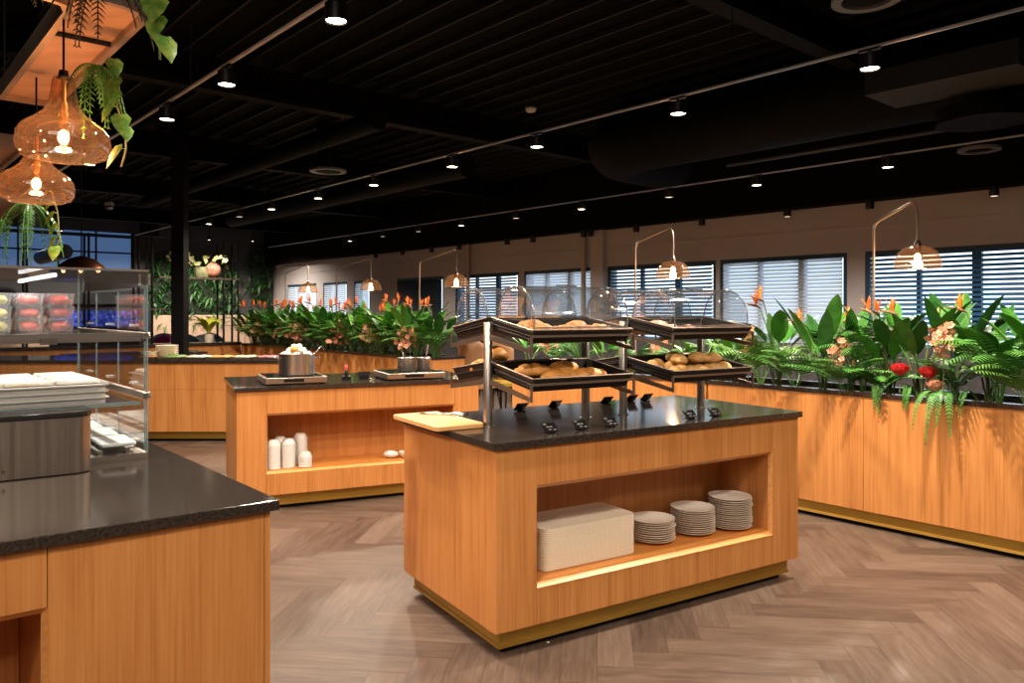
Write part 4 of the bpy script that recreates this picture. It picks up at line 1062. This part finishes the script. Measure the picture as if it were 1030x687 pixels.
d = bpy.data.lights.new('case_light', 'AREA'); d.shape = 'RECTANGLE'; d.size = .05; d.size_y = .7; d.energy = 1.3; d.color = (.92,.97,1)
o = bpy.data.objects.new('case_light', d); COL.objects.link(o); o.location = cs(-.3, .45, CH_-.034); o.rotation_euler = (0,0,TG)
FRUIT = noisy('red_fruit', (.42,.025,.015), (.72,.10,.05), (30,30,30), rough=.35); YF = noisy('yellow_fruit', (.62,.48,.12), (.8,.7,.3), (30,30,30), rough=.4); WF = noisy('white_fruit', (.55,.55,.48), (.8,.8,.75), (30,30,30), rough=.4)
def tub(label, x, y, z, m, group):
    t = thing('fruit_tub', label, 'fruit tub', cs(x, y, z), TG, group)
    w_, d_, h = .092, .11, .048
    MB().add([(.006,.006,0),(w_-.006,.006,0),(w_-.006,d_-.006,0),(.006,d_-.006,0),(0,0,h),(w_,0,h),(w_,d_,h),(0,d_,h)], [(3,2,1,0),(0,1,5,4),(1,2,6,5),(2,3,7,6),(3,0,4,7)]).build('tub', PLASTIC, t)
    MB().rbox(-.003, w_+.003, -.003, d_+.003, h, h+.003, .01).build('lid', PLASTIC, t)
    f = MB()
    rr3 = random.Random(int(x*1000)+int(z*100))
    f.ell((w_/2, .036, .023), .034, .030, .020, 12, 8, .07)
    for q in range(6):
        f.ell((.026+.020*(q % 3), .064+.024*(q//3), .022+rr3.uniform(-.003,.004)), .014, .016, .018, 8, 6, .06)
    f.build('fruit', m, t, smooth=True); return t
first = {}
for ci, (x, m, nm) in enumerate(((-.21, FRUIT, 'red fruit, right column'), (-.32, FRUIT, 'red fruit, left column'), (-.43, YF, 'yellow fruit column'), (-.54, YF, 'leftmost yellow fruit column'))):
    for lv in range(3):
        for ry, rn in ((.62, 'front'), (.74, 'rear')):
            tub('clear tub of %s, %s %s on the upper shelf' % (nm, ('bottom','middle','top')[lv], rn), x, ry, .457+lv*.0525, m, 'fruit tubs on the upper case shelf')
# trays of wrapped sandwiches on the lower shelf
for k in range(3):
    o = MB().rbox(-.62, -.12, .06, .62, 0, .018, .03).rbox(-.63, -.11, .05, .63, .018, .022, .035).build('case_tray', WHITE, None, skew=SKW); o.location = cs(0,0,.2085+k*.0225); o.rotation_euler = (0,0,TG)
    tag(o, 'white tray, %s of three stacked on the lower glass shelf' % ('bottom','middle','top')[k], 'tray')
WRAP = noisy('sandwich_wrap', (.78,.76,.72), (.55,.40,.22), (9,32,9), rough=.5, ramp=(.52,.66))
k = 0
for j in range(4):
    for i in range(3):
        o = MB().rbox(0, .145, 0, .115, 0, .014, .012).build('wrapped_sandwich', WRAP, None, bevel=.006); o.location = cs(-.59+i*.155, .09+j*.125, .277); o.rotation_euler = (0,0,TG)
        tag(o, 'white wrapped sandwich, %s row %s in the glass case' % (('nearest','second','third','farthest')[j], ('left','middle','right')[i]), 'sandwich', 'wrapped sandwiches in the case'); k += 1
for i in range(3):
    for j in range(4):
        o = MB().rbox(0, .12, 0, .22, 0, .012, .01).build('paper_tray', mat('paper_%d%d' % (i,j), (.78,.80,.82), .5) if i+j == 0 else bpy.data.materials['paper_00'], None, bevel=.003); o.location = cs(-.145-.15*i-.14*(i > 0)*0, .05+.25*j, .046); o.rotation_euler = (0,0,TG)
        tag(o, 'flat white pack in the case bottom, %s row from the front, %s column' % (ORD[j], ('right','middle','left')[i]), 'pack', 'flat packs in the case bottom')
BINS = noisy('bin_steel', (.42,.37,.32), (.55,.48,.42), (60,60,1.5), rough=.3, metal=1, rrange=(.24,.38))
# stainless cutlery bin in front of the case
P5 = at(0, 485, .90); P6 = at(93, 475, .90); dr = (P6-P5).normalized(); ang = atan2(dr.y, dr.x); L5 = .62
t = thing('stainless_bread_bin', 'brushed stainless steel bin with black lid edge on the near left counter', 'bin', P6-dr*L5, ang)
MB().rbox(0, L5, 0, .20, .004, .188, .05, 8).build('body', BINS, t, smooth=True, auto=.5)
MB().rbox(-.003, L5+.003, -.003, .203, .188, .206, .052, 8).build('lid', mat('glossy_black_lid', (.015,.014,.014), .12), t, bevel=.004)
MB().rbox(.004, L5-.004, .004, .196, 0, .004, .048, 8).build('foot', BLACK, t)
MB().box(L5-.30, L5-.26, .04, .10, .206, .225).build('knob', BLKM, t)
bg_ = MB().lathe([(.001,0),(.006,0)], 12).build('badge', CHROME, t)
bg_.rotation_euler = (pi/2,0,0); bg_.location = (L5-.25, -.001, .03)

# ------------------------------------------------------------------ hanging canopy shelves, pendants, trailing plants
RIM = noisy('canopy_rim_metal', (.34,.26,.22), (.44,.35,.30), (4,4,4), rough=.4, metal=.3)
PANEL = noisy('canopy_plywood', (.60,.36,.24), (.72,.46,.33), (1.5,8,1), nscale=1.5, rough=.7)
def canopy(label, poly, z, cross=()):
    t = thing('hanging_shelf', label, 'hanging shelf', (0,0,z), 0)
    n = len(poly); c = Vector((sum(p[0] for p in poly)/n, sum(p[1] for p in poly)/n))
    # inward offset
    inn = []
    for i in range(n):
        a, b, d_ = Vector(poly[i-1]), Vector(poly[i]), Vector(poly[(i+1)%n])
        e1 = (b-a).normalized(); e2 = (d_-b).normalized(); n1_ = Vector((-e1.y, e1.x)); n2_ = Vector((-e2.y, e2.x)); m_ = (n1_+n2_)
        m_ = m_.normalized()/max(.5, m_.normalized().dot(n1_)); inn.append(b+m_*.028)
    vs = [(p[0],p[1],0) for p in poly]+[(p[0],p[1],.09) for p in poly]+[(p[0],p[1],0) for p in inn]+[(p[0],p[1],.09) for p in inn]
    fs = []
    for i in range(n):
        j = (i+1) % n; fs += [(i,j,n+j,n+i),(j,i,2*n+i,2*n+j),(2*n+j,2*n+i,3*n+i,3*n+j),(n+i,n+j,3*n+j,3*n+i)]
    MB().add(vs, fs).build('rim', RIM, t)
    MB().prism([(p[0],p[1]) for p in inn], .03, .05).build('panel', PANEL, t)
    for a, b in cross: MB().tube([(a[0],a[1],.02),(b[0],b[1],.02)], .012, 6).build('cross_bar', BLKM, t)
    for q in (0, n//2): MB().tube([(inn[q][0],inn[q][1],.05),(inn[q][0],inn[q][1],3.95-z)], .006, 6).build('hanger_rod', BLKM, t)
    return t
ZC = 2.6
def nd2(n, d): p = nd(n, d); return (p.x, p.y)
nl, nr = n_of(at(20, 70, ZC)), n_of(at(120, 49, ZC))
dfar = d_of(at(25, 104, ZC)); dnear = d_of(at(150, 12, ZC))
# L shape with rounded corners, counter-clockwise
rc = .16; pts = []
for k in range(6):
    a = -pi/2+pi/2*k/5*1; pts.append((nr-rc+rc*sin(pi/2*k/5+0), dnear+rc*0, k))
din = d_of(at(60, 6, ZC)); dm = d_of(at(80, 43, ZC)); corner = []
for k in range(7):
    a = pi/2*k/6; corner.append(nd2(nr-rc+rc*cos(a), dnear-rc+rc*sin(a)))   # from right edge turning to near edge
poly = [nd2(nr, dfar)]+corner+[nd2(nl-1.0, dnear), nd2(nl-1.0, din+.02), nd2(nl-.07, din+.02), nd2(nl-.02, din), nd2(nl, din-.06), nd2(nl, dfar)]
def area2(p): return sum(p[i][0]*p[(i+1)%len(p)][1]-p[(i+1)%len(p)][0]*p[i][1] for i in range(len(p)))
if area2(poly) < 0: poly = poly[::-1]

canopy('L shaped hanging plant shelf with warm plywood underside, top left', poly, ZC, [(nd2(nl+.02, dm), nd2(nr-.02, dm))])
p = at(28, 150, ZC); n0, d0 = n_of(p), d_of(p); poly = [nd2(n0, d0), nd2(n0-.3, d0), nd2(n0-.3, d0-1.3), nd2(n0, d0-1.3)]
canopy('second hanging plant shelf at the left picture edge', poly if area2(poly) > 0 else poly[::-1], ZC)
p = at(37, 207, ZC); n0, d0 = n_of(p), d_of(p); poly = [nd2(n0, d0), nd2(n0-.9, d0), nd2(n0-.9, d0-2.5), nd2(n0, d0-2.5)]
canopy('lowest hanging plant shelf at the left picture edge', poly if area2(poly) > 0 else poly[::-1], ZC)
PSH = thin_glass('peach_glass', (.95,.70,.52), 1, .10, .02, top=.8, haze=.03)
def pendant(label, u, Y, zb, s, light):
    p = atY(u, Y, zb); t = thing('glass_pendant_lamp', label, 'pendant lamp', p)
    prof = [(.120,0),(.148,.010),(.162,.032),(.166,.065),(.161,.098),(.142,.128),(.105,.152),(.072,.180),(.053,.215),(.045,.26),(.041,.30),(.034,.318)]
    MB().lathe([(r*s, z*s) for r, z in prof], 36).build('glass_shade', PSH, t, smooth=True)
    MB().lathe([(.120*s,-.001),(.122*s,.002)], 30).build('shade_rim', CHROME, t)
    MB().lathe([(.028*s,.315*s),(.02*s,.32*s),(.016*s,.345*s),(.001,.347*s)], 14).build('cap', BLKM, t, smooth=True)
    MB().lathe([(.012*s,.14*s),(.014*s,.15*s),(.014*s,.21*s),(.008*s,.23*s),(.008*s,.32*s)], 14).build('socket', mat('aged_brass', (.45,.26,.08), .35, .9) if 'aged_brass' not in bpy.data.materials else bpy.data.materials['aged_brass'], t, smooth=True)
    MB().tube([(0,0,.34*s),(0,0,ZC+.0-zb)], .0045, 8).build('cord', BLACK, t)
    MB().lathe([(.001,.05*s),(.018*s,.056*s),(.030*s,.08*s),(.030*s,.10*s),(.018*s,.13*s),(.015*s,.145*s)], 18).build('bulb', thin_glass('bulb_glass_%s' % label[:5], (1,.85,.65), 1, .08), t, smooth=True)
    MB().ell((0,0,.088*s), .010*s, .010*s, .026*s, 8, 8).build('filament', emis('filament_%s' % label[:5], (1,.55,.22), 40), t, smooth=True)
    d = bpy.data.lights.new('pendant_glow', 'POINT'); d.energy = light; d.color = (1,.58,.30); d.shadow_soft_size = .03
    o = bpy.data.objects.new('pendant_glow', d); COL.objects.link(o); o.parent = t; o.location = (0,0,.088*s)
pendant('large amber glass pendant lamp nearest the camera', 64, 3.07, 2.045, 1.02, 13)
pendant('lower amber glass pendant lamp behind the nearest one', 36.5, 3.83, 1.983, 1.02, 13)
def vine(label, pts, leaf, m, seed=1, every=.05, name='trailing_pothos'):
    r = random.Random(seed); base = Vector(pts[0]); t = thing(name, label, 'trailing plant', base)
    P_ = [Vector(p)-base for p in pts]; MB().tube(P_, .0035, 5).build('stem', VINE, t)
    mb = MB(); L = 0
    for a, b in zip(P_[:-1], P_[1:]):
        n = max(1, int((b-a).length/every))
        for k in range(n):
            c = a.lerp(b, k/n); s = leaf*r.uniform(.75,1.15); an = r.uniform(0, 2*pi)
            ex = Vector((r.uniform(-.9,.9), -1+r.uniform(-.2,.5), 0)).normalized()
            st = c+ex*s*.35; dn = (ex*.45+Vector((0,0,-.9))).normalized(); sd = Vector((-ex.y, ex.x, 0))*s*.42+Vector((0,0,r.uniform(-.1,.1)))*s
            f = dn.cross(sd).normalized()*s*.12
            mb.add([st+f, st-dn*s*.16+sd*.55, st+dn*s*.12+sd*1.0, st+dn*s*.55+sd*.7, st+dn*s*1.05, st+dn*s*.5+f, st+dn*s*.55-sd*.7, st+dn*s*.12-sd*1.0, st-dn*s*.16-sd*.55],
                   [(0,1,2,5),(5,2,3),(5,3,4),(5,4,6),(5,6,7),(0,5,7,8)])
            mb.tube([c, st], .0018, 4)
    mb.build('leaves', m, t, smooth=True); return t
vine('pothos vine with big leaves hanging at the very top left of centre', [atY(158, 2.3, 2.75), atY(157, 2.3, 2.42), atY(160, 2.3, 2.30), atY(161, 2.3, 2.19)], .085, POTHOS, 3, .045)
vine('long pothos vine hanging beside the nearest pendant lamp', [atY(112, 3.1, 2.44), atY(120, 3.1, 2.36), atY(118, 3.1, 2.26), atY(126, 3.05, 2.16), atY(127, 3.05, 2.08), atY(122, 3.05, 2.01)], .085, POTHOS, 5, .045)
vine('pothos vine hanging below the lower pendant lamp', [atY(52, 4.4, 2.12), atY(58, 4.4, 2.0), atY(60, 4.4, 1.86), atY(53, 4.4, 1.74)], .085, POTHOS, 8, .05)
def wispy(label, loc, n, L, m, seed, name='hanging_fern', out=.10):
    r = random.Random(seed); t = thing(name, label, 'trailing plant', loc); mb = MB()
    for i in range(n):
        a = r.uniform(0, 6.28); ex = Vector((cos(a), sin(a), 0))*out*r.uniform(.3,1); l = L*r.uniform(.5,1)
        frond(mb, Vector((0,0,0)), ex+Vector((0,0,.02)), ex*1.4+Vector((0,0,-l)), .035, 16, .0028, .3)
    mb.build('fronds', m, t); return t
wispy('feathery fern hanging left of the long pothos vine', atY(95, 3.2, 2.46), 12, .32, FROND, 1)
wispy('fern coloured dark as backlit, hanging in front of the plywood panel', atY(98, 2.6, 2.56), 12, .24, mat('backlit_frond_dark', (.05,.045,.02), .7), 2, 'backlit_fern', .14)  # backlit fern, its darkness put into the frond colour
wispy('bright feathery fern hanging under the lower pendant lamp', atY(28, 4.6, 2.08), 16, .40, FROND, 3, out=.16)
wispy('fern sticking out at the left edge beside the plywood shelf', atY(18, 3.2, 2.86), 8, .16, GREYGREEN, 4, out=.2)
wispy('thin fern at the left edge above the glass case', atY(3, 4.6, 1.98), 6, .30, FROND, 6)

# ------------------------------------------------------------------ far left: black rack, green wall, benches, chairs
def rp(t_, b=0, z=0):
    p = Vector((RP.x, RP.y))-N*t_-D*b; return Vector((p.x, p.y, z))
rk = thing('black_shelf_rack', 'black metal shelf rack standing on the far divider', 'shelf rack', (0,0,0))
for tt in (.02, .27, 1.40, 1.6, 2.3, 3.1, 4.2):
    for b in (.05, .33):
        MB().tube([rp(tt, b, .92), rp(tt, b, 2.62)], .018, 6).build('rack_post', BLKM, rk)
MB().tube([rp(.02,.05,2.60), rp(4.2,.05,2.60)], .014, 5).tube([rp(.02,.33,2.60), rp(4.2,.33,2.60)], .014, 5).build('top_rail', BLKM, rk)
def slab(t0, t1, z): 
    a, b, c, d_ = rp(t0,.03,z), rp(t1,.03,z), rp(t1,.36,z), rp(t0,.36,z); u_ = Vector((0,0,.025))
    return MB().add([a,b,c,d_,a+u_,b+u_,c+u_,d_+u_], [(0,1,2,3),(7,6,5,4),(0,4,5,1),(1,5,6,2),(2,6,7,3),(3,7,4,0)])
slab(0, 1.3, 1.97).build('rack_shelf', mat('shelf_bronze', (.08,.06,.05), .4), rk); slab(1.2, 4.2, 1.46).build('rack_shelf', bpy.data.materials['shelf_bronze'], rk)
t = thing('potted_ivy', 'pale potted plant on the high shelf of the black rack', 'potted plant', rp(.60, .12, 1.996))
MB().lathe([(.001,0),(.10,0),(.12,.09),(.115,.17),(.10,.17),(.10,.15),(.001,.15)], 20).build('pot', noisy('mossy_pot', (.12,.14,.06), (.3,.3,.16), (10,10,10), rough=.6), t, smooth=True, auto=1)
mb = MB(); rr = random.Random(4)
for k in range(46):
    c = Vector((rr.uniform(-.62,.42), rr.uniform(-.1,.1), .20+rr.uniform(-.03,.16)+(abs(rr.gauss(0,.05))))); s = rr.uniform(.035,.07)
    a = rr.uniform(0,6); mb.add([c, c+Vector((cos(a),0,sin(a)))*s+Vector((0,-.02,0)), c+Vector((cos(a+.6),0,sin(a+.6)))*s*1.5, c+Vector((cos(a+1.2),0,sin(a+1.2)))*s], [(0,1,2,3)])
mb.build('leaves', noisy('pale_yellow_leaf', (.35,.38,.14), (.62,.6,.32), (9,9,9), rough=.5), t)
MB().tube([(0,0,.15),(-.3,0,.28),(-.6,0,.30)], .006, 5).tube([(0,0,.15),(.2,0,.3),(.4,0,.36)], .006, 5).build('stem', STEM, t)
o = MB().ell((0,0,.13), .13, .13, .13, 20, 14).build('pink_glass_ball', noisy('pink_glass', (.45,.14,.10), (.85,.42,.32), (14,14,14), rough=.15), None, smooth=True); o.location = rp(.44, .08, 1.996); tag(o, 'pink glass ball beside the pot on the high rack shelf', 'glass ball')
mb = MB(); rr = random.Random(14)
t = thing('yellow_green_plant', 'bright yellow green plant on the divider under the rack', 'potted plant', rp(.5, .1, .92)+Vector((0,0,0)))
for k in range(12):
    a = rr.uniform(0,6.28); ex = Vector((cos(a), sin(a), 0)); blade(mb, Vector((0,0,.12)), ex*.12+Vector((0,0,.42)), ex*.34+Vector((0,0,.32+rr.uniform(-.08,.15))), .05, 6)
mb.build('foliage', YGREEN, t, smooth=True); MB().lathe([(.001,0),(.07,0),(.09,.14),(.001,.14)], 16).build('pot', CREAM, t, smooth=True, auto=1)
# green wall panels (frame FM: x out from wall along D, y along -N)
for k, (y0, y1, z0, z1, lab, seed) in enumerate(((-3.7, -1.05, 1.05, 3.0, 'large green plant panel on the dark far wall behind the rack', 1), (-.85, -.08, 1.6, 3.3, 'small green plant panel near the far corner', 2))):
    rr = random.Random(seed); t = thing('hanging_greenery', lab, 'plant wall'); t.matrix_world = FM
    MB().box(.01, .08, y0+.15, y1-.15, z0+.15, z1-.15).build('backing', mat('moss_back%d' % k, (.008,.02,.008), .9), t)
    g = [MB(), MB()]
    for j in range(int((y1-y0)*(z1-z0)*95)):
        y = rr.uniform(y0, y1); z = rr.uniform(z0, z1)
        if ((y-(y0+y1)/2)/((y1-y0)/2))**4+((z-(z0+z1)/2)/((z1-z0)/2))**4 > 1: continue
        a = rr.uniform(0,6.28); L = rr.uniform(.12,.30); c = Vector((.08, y, z))
        dv = Vector((.5, cos(a)*.8, sin(a)*.8-.3))*L
        blade(g[j % 2], c, c+dv*.5+Vector((.06,0,.05)), c+dv+Vector((0,0,-.05)), L*.15, 5)
    g[0].build('foliage', GREENS[0], t); g[1].build('foliage', GREENS[0] if k else noisy('wall_leaf', (.03,.10,.03), (.08,.19,.07), (5,5,5), rough=.4), t)
t = thing('banquette', 'long beige banquette along the dark far wall', 'bench'); t.matrix_world = FM
MB().box(.02, .16, -12, -.5, .45, 1.33).build('back_cushion', BEIGE, t, bevel=.02); MB().box(.02, .62, -12, -.5, .30, .48).build('seat_cushion', BEIGE, t, bevel=.02); MB().box(.02, .55, -12, -.5, 0, .30).build('base', BLACK, t)
def chair(label, loc, rz, col, h=.80, group=None):
    m = mat('chair_fabric_%s' % label[:8], col, .7)
    t = thing('dining_chair', label, 'chair', loc, rz, group)
    seat = MB().rbox(-.23, .23, -.23, .23, .43, .50, .08, 5); seat.build('seat', m, t, bevel=.015, smooth=True, auto=.6)
    vs = []; n, mm = 12, 7
    for j in range(mm+1):
        q = j/mm; z = .47+(h-.47)*q
        for i in range(n+1):
            a = -1.25+2.5*i/n; rr_ = .24+.03*q; zz = z-(abs(a)**2)*.10*q; vs.append((sin(a)*rr_, cos(a)*rr_+.02*q, zz))
    MB().add(vs, [(j*(n+1)+i, j*(n+1)+i+1, (j+1)*(n+1)+i+1, (j+1)*(n+1)+i) for j in range(mm) for i in range(n)]).build('backrest', m, t, smooth=True, solid=.03)
    for x, y in ((-1,-1),(1,-1),(1,1),(-1,1)): MB().tube([(x*.16,y*.16,.44),(x*.22,y*.22,0)], [.016,.010], 8).build('leg', BLKM, t, smooth=True)
    return t
def fl(u, Y): p = atY(u, Y); return (p.x, p.y, 0)
chair('yellow tub chair with black legs in the gap behind the front island', fl(500, 10.4), .6, (.40,.26,.02), .78)
chair('tan leather high back chair behind the planter gap', fl(483, 10.2), 2.6, (.42,.24,.13), 1.08)
chair('tan high back chair seen behind the upper bread basket', fl(512, 10.8), 2.2, (.40,.22,.12), 1.08)
chair('teal chair right of the black column in the far room', fl(191, 16.6), .8, (.02,.09,.13), .95)
chair('light grey chair in the far room', fl(203, 16.9), .3, (.35,.36,.40), .92)
chair('dark blue chair in front of the far banquette', fl(216, 17.4), .8, (.03,.07,.12), .95)
chair('magenta chair left of the black column', fl(155, 14.5), -.4, (.25,.01,.09), .98)
chair('blue chair just left of the black column', fl(166, 15.2), .5, (.03,.05,.15), 1.0)
# blue glowing drinks cooler and pale ducts behind the rack, far left
BLUEP = noisy('blue_glow_bottles', (.004,.012,.12), (.08,.16,.9), (1,1,1), nscale=24, detail=3, rough=.2, ramp=(.35,.7))
n_ = BLUEP.node_tree; pr = n_.nodes['Principled BSDF']; n_.links.new(pr.inputs['Base Color'].links[0].from_socket, pr.inputs['Emission Color']); pr.inputs['Emission Strength'].default_value = .7  # blue lighting is put into the material as its own glow
p = atY(97, 12.9)
t = thing('blue_glow_cooler', 'drinks cooler with self-glowing blue ice seen through the glass case', 'drinks cooler', (p.x, 12.9, 0), .1)
MB().box(-.75, .70, 0, .5, 0, 1.18).box(-.75, .70, .1, .5, 1.50, 1.56).box(.67, .70, .05, .5, 1.18, 1.5).box(-.75, -.72, .05, .5, 1.18, 1.5).build('cabinet', mat('cooler_black', (.012,.014,.03), .4), t)
MB().box(-.70, .65, .06, .45, 1.185, 1.32).build('ice_bed', BLUEP, t)
bot = MB()
for k in range(13): bot.lathe([(.001,0),(.042,0),(.044,.10),(.03,.12),(.013,.15),(.013,.16),(.001,.16)], 10, (-.64+k*.10, .14, 1.32))
o = bot.build('ice_pack', BLUEP, t, smooth=True); o['kind'] = 'stuff'
along('service_pipe', 'pale blue grey duct seen behind the rack at far left', 'pipe', 3.6, -21, -18.5, 2.7, .16, mat('pale_duct', (.10,.14,.22), .5, .2), 16)
t = thing('wall_screen', 'blue grey lit window panel behind the left end of the rack', 'window panel'); t.matrix_world = FM
MB().box(.0, .02, -7.4, -3.95, 2.45, 3.5).build('glass_panel', mat('dusk_glass', (.05,.10,.2), .3, emit=(.10,.2,.42), estr=.35), t)
mb = MB()
for k in range(5): mb.box(.02, .06, -7.4+k*.86-.02, -7.4+k*.86+.02, 2.45, 3.5)
mb.box(.02,.06,-7.4,-3.95,2.95,2.99).build('mullion', BLACK, t)
p = atY(80, 11)
t = thing('warm_copper_hood', 'copper hood with glowing bulbs for a warm-lit wooden shape, far back above the glass case', 'lamp', (p.x, 11, 2.05), 0)  # hood and glowing bulbs stand in for a warm-lit wooden thing
MB().lathe([(.30,0),(.28,.05),(.16,.14),(.03,.18)], 24, (0,.05,0)).build('copper_hood', mat('copper', (.40,.17,.08), .35, .8), t, smooth=True)
MB().tube([(0,.05,.18),(0,.05,1.9)], .01, 6).build('stem', BLKM, t)
for x in (-.25, 0, .25): MB().ell((x,.03,-.03), .03,.03,.035, 8, 6).build('bulb', BULB, t, smooth=True)
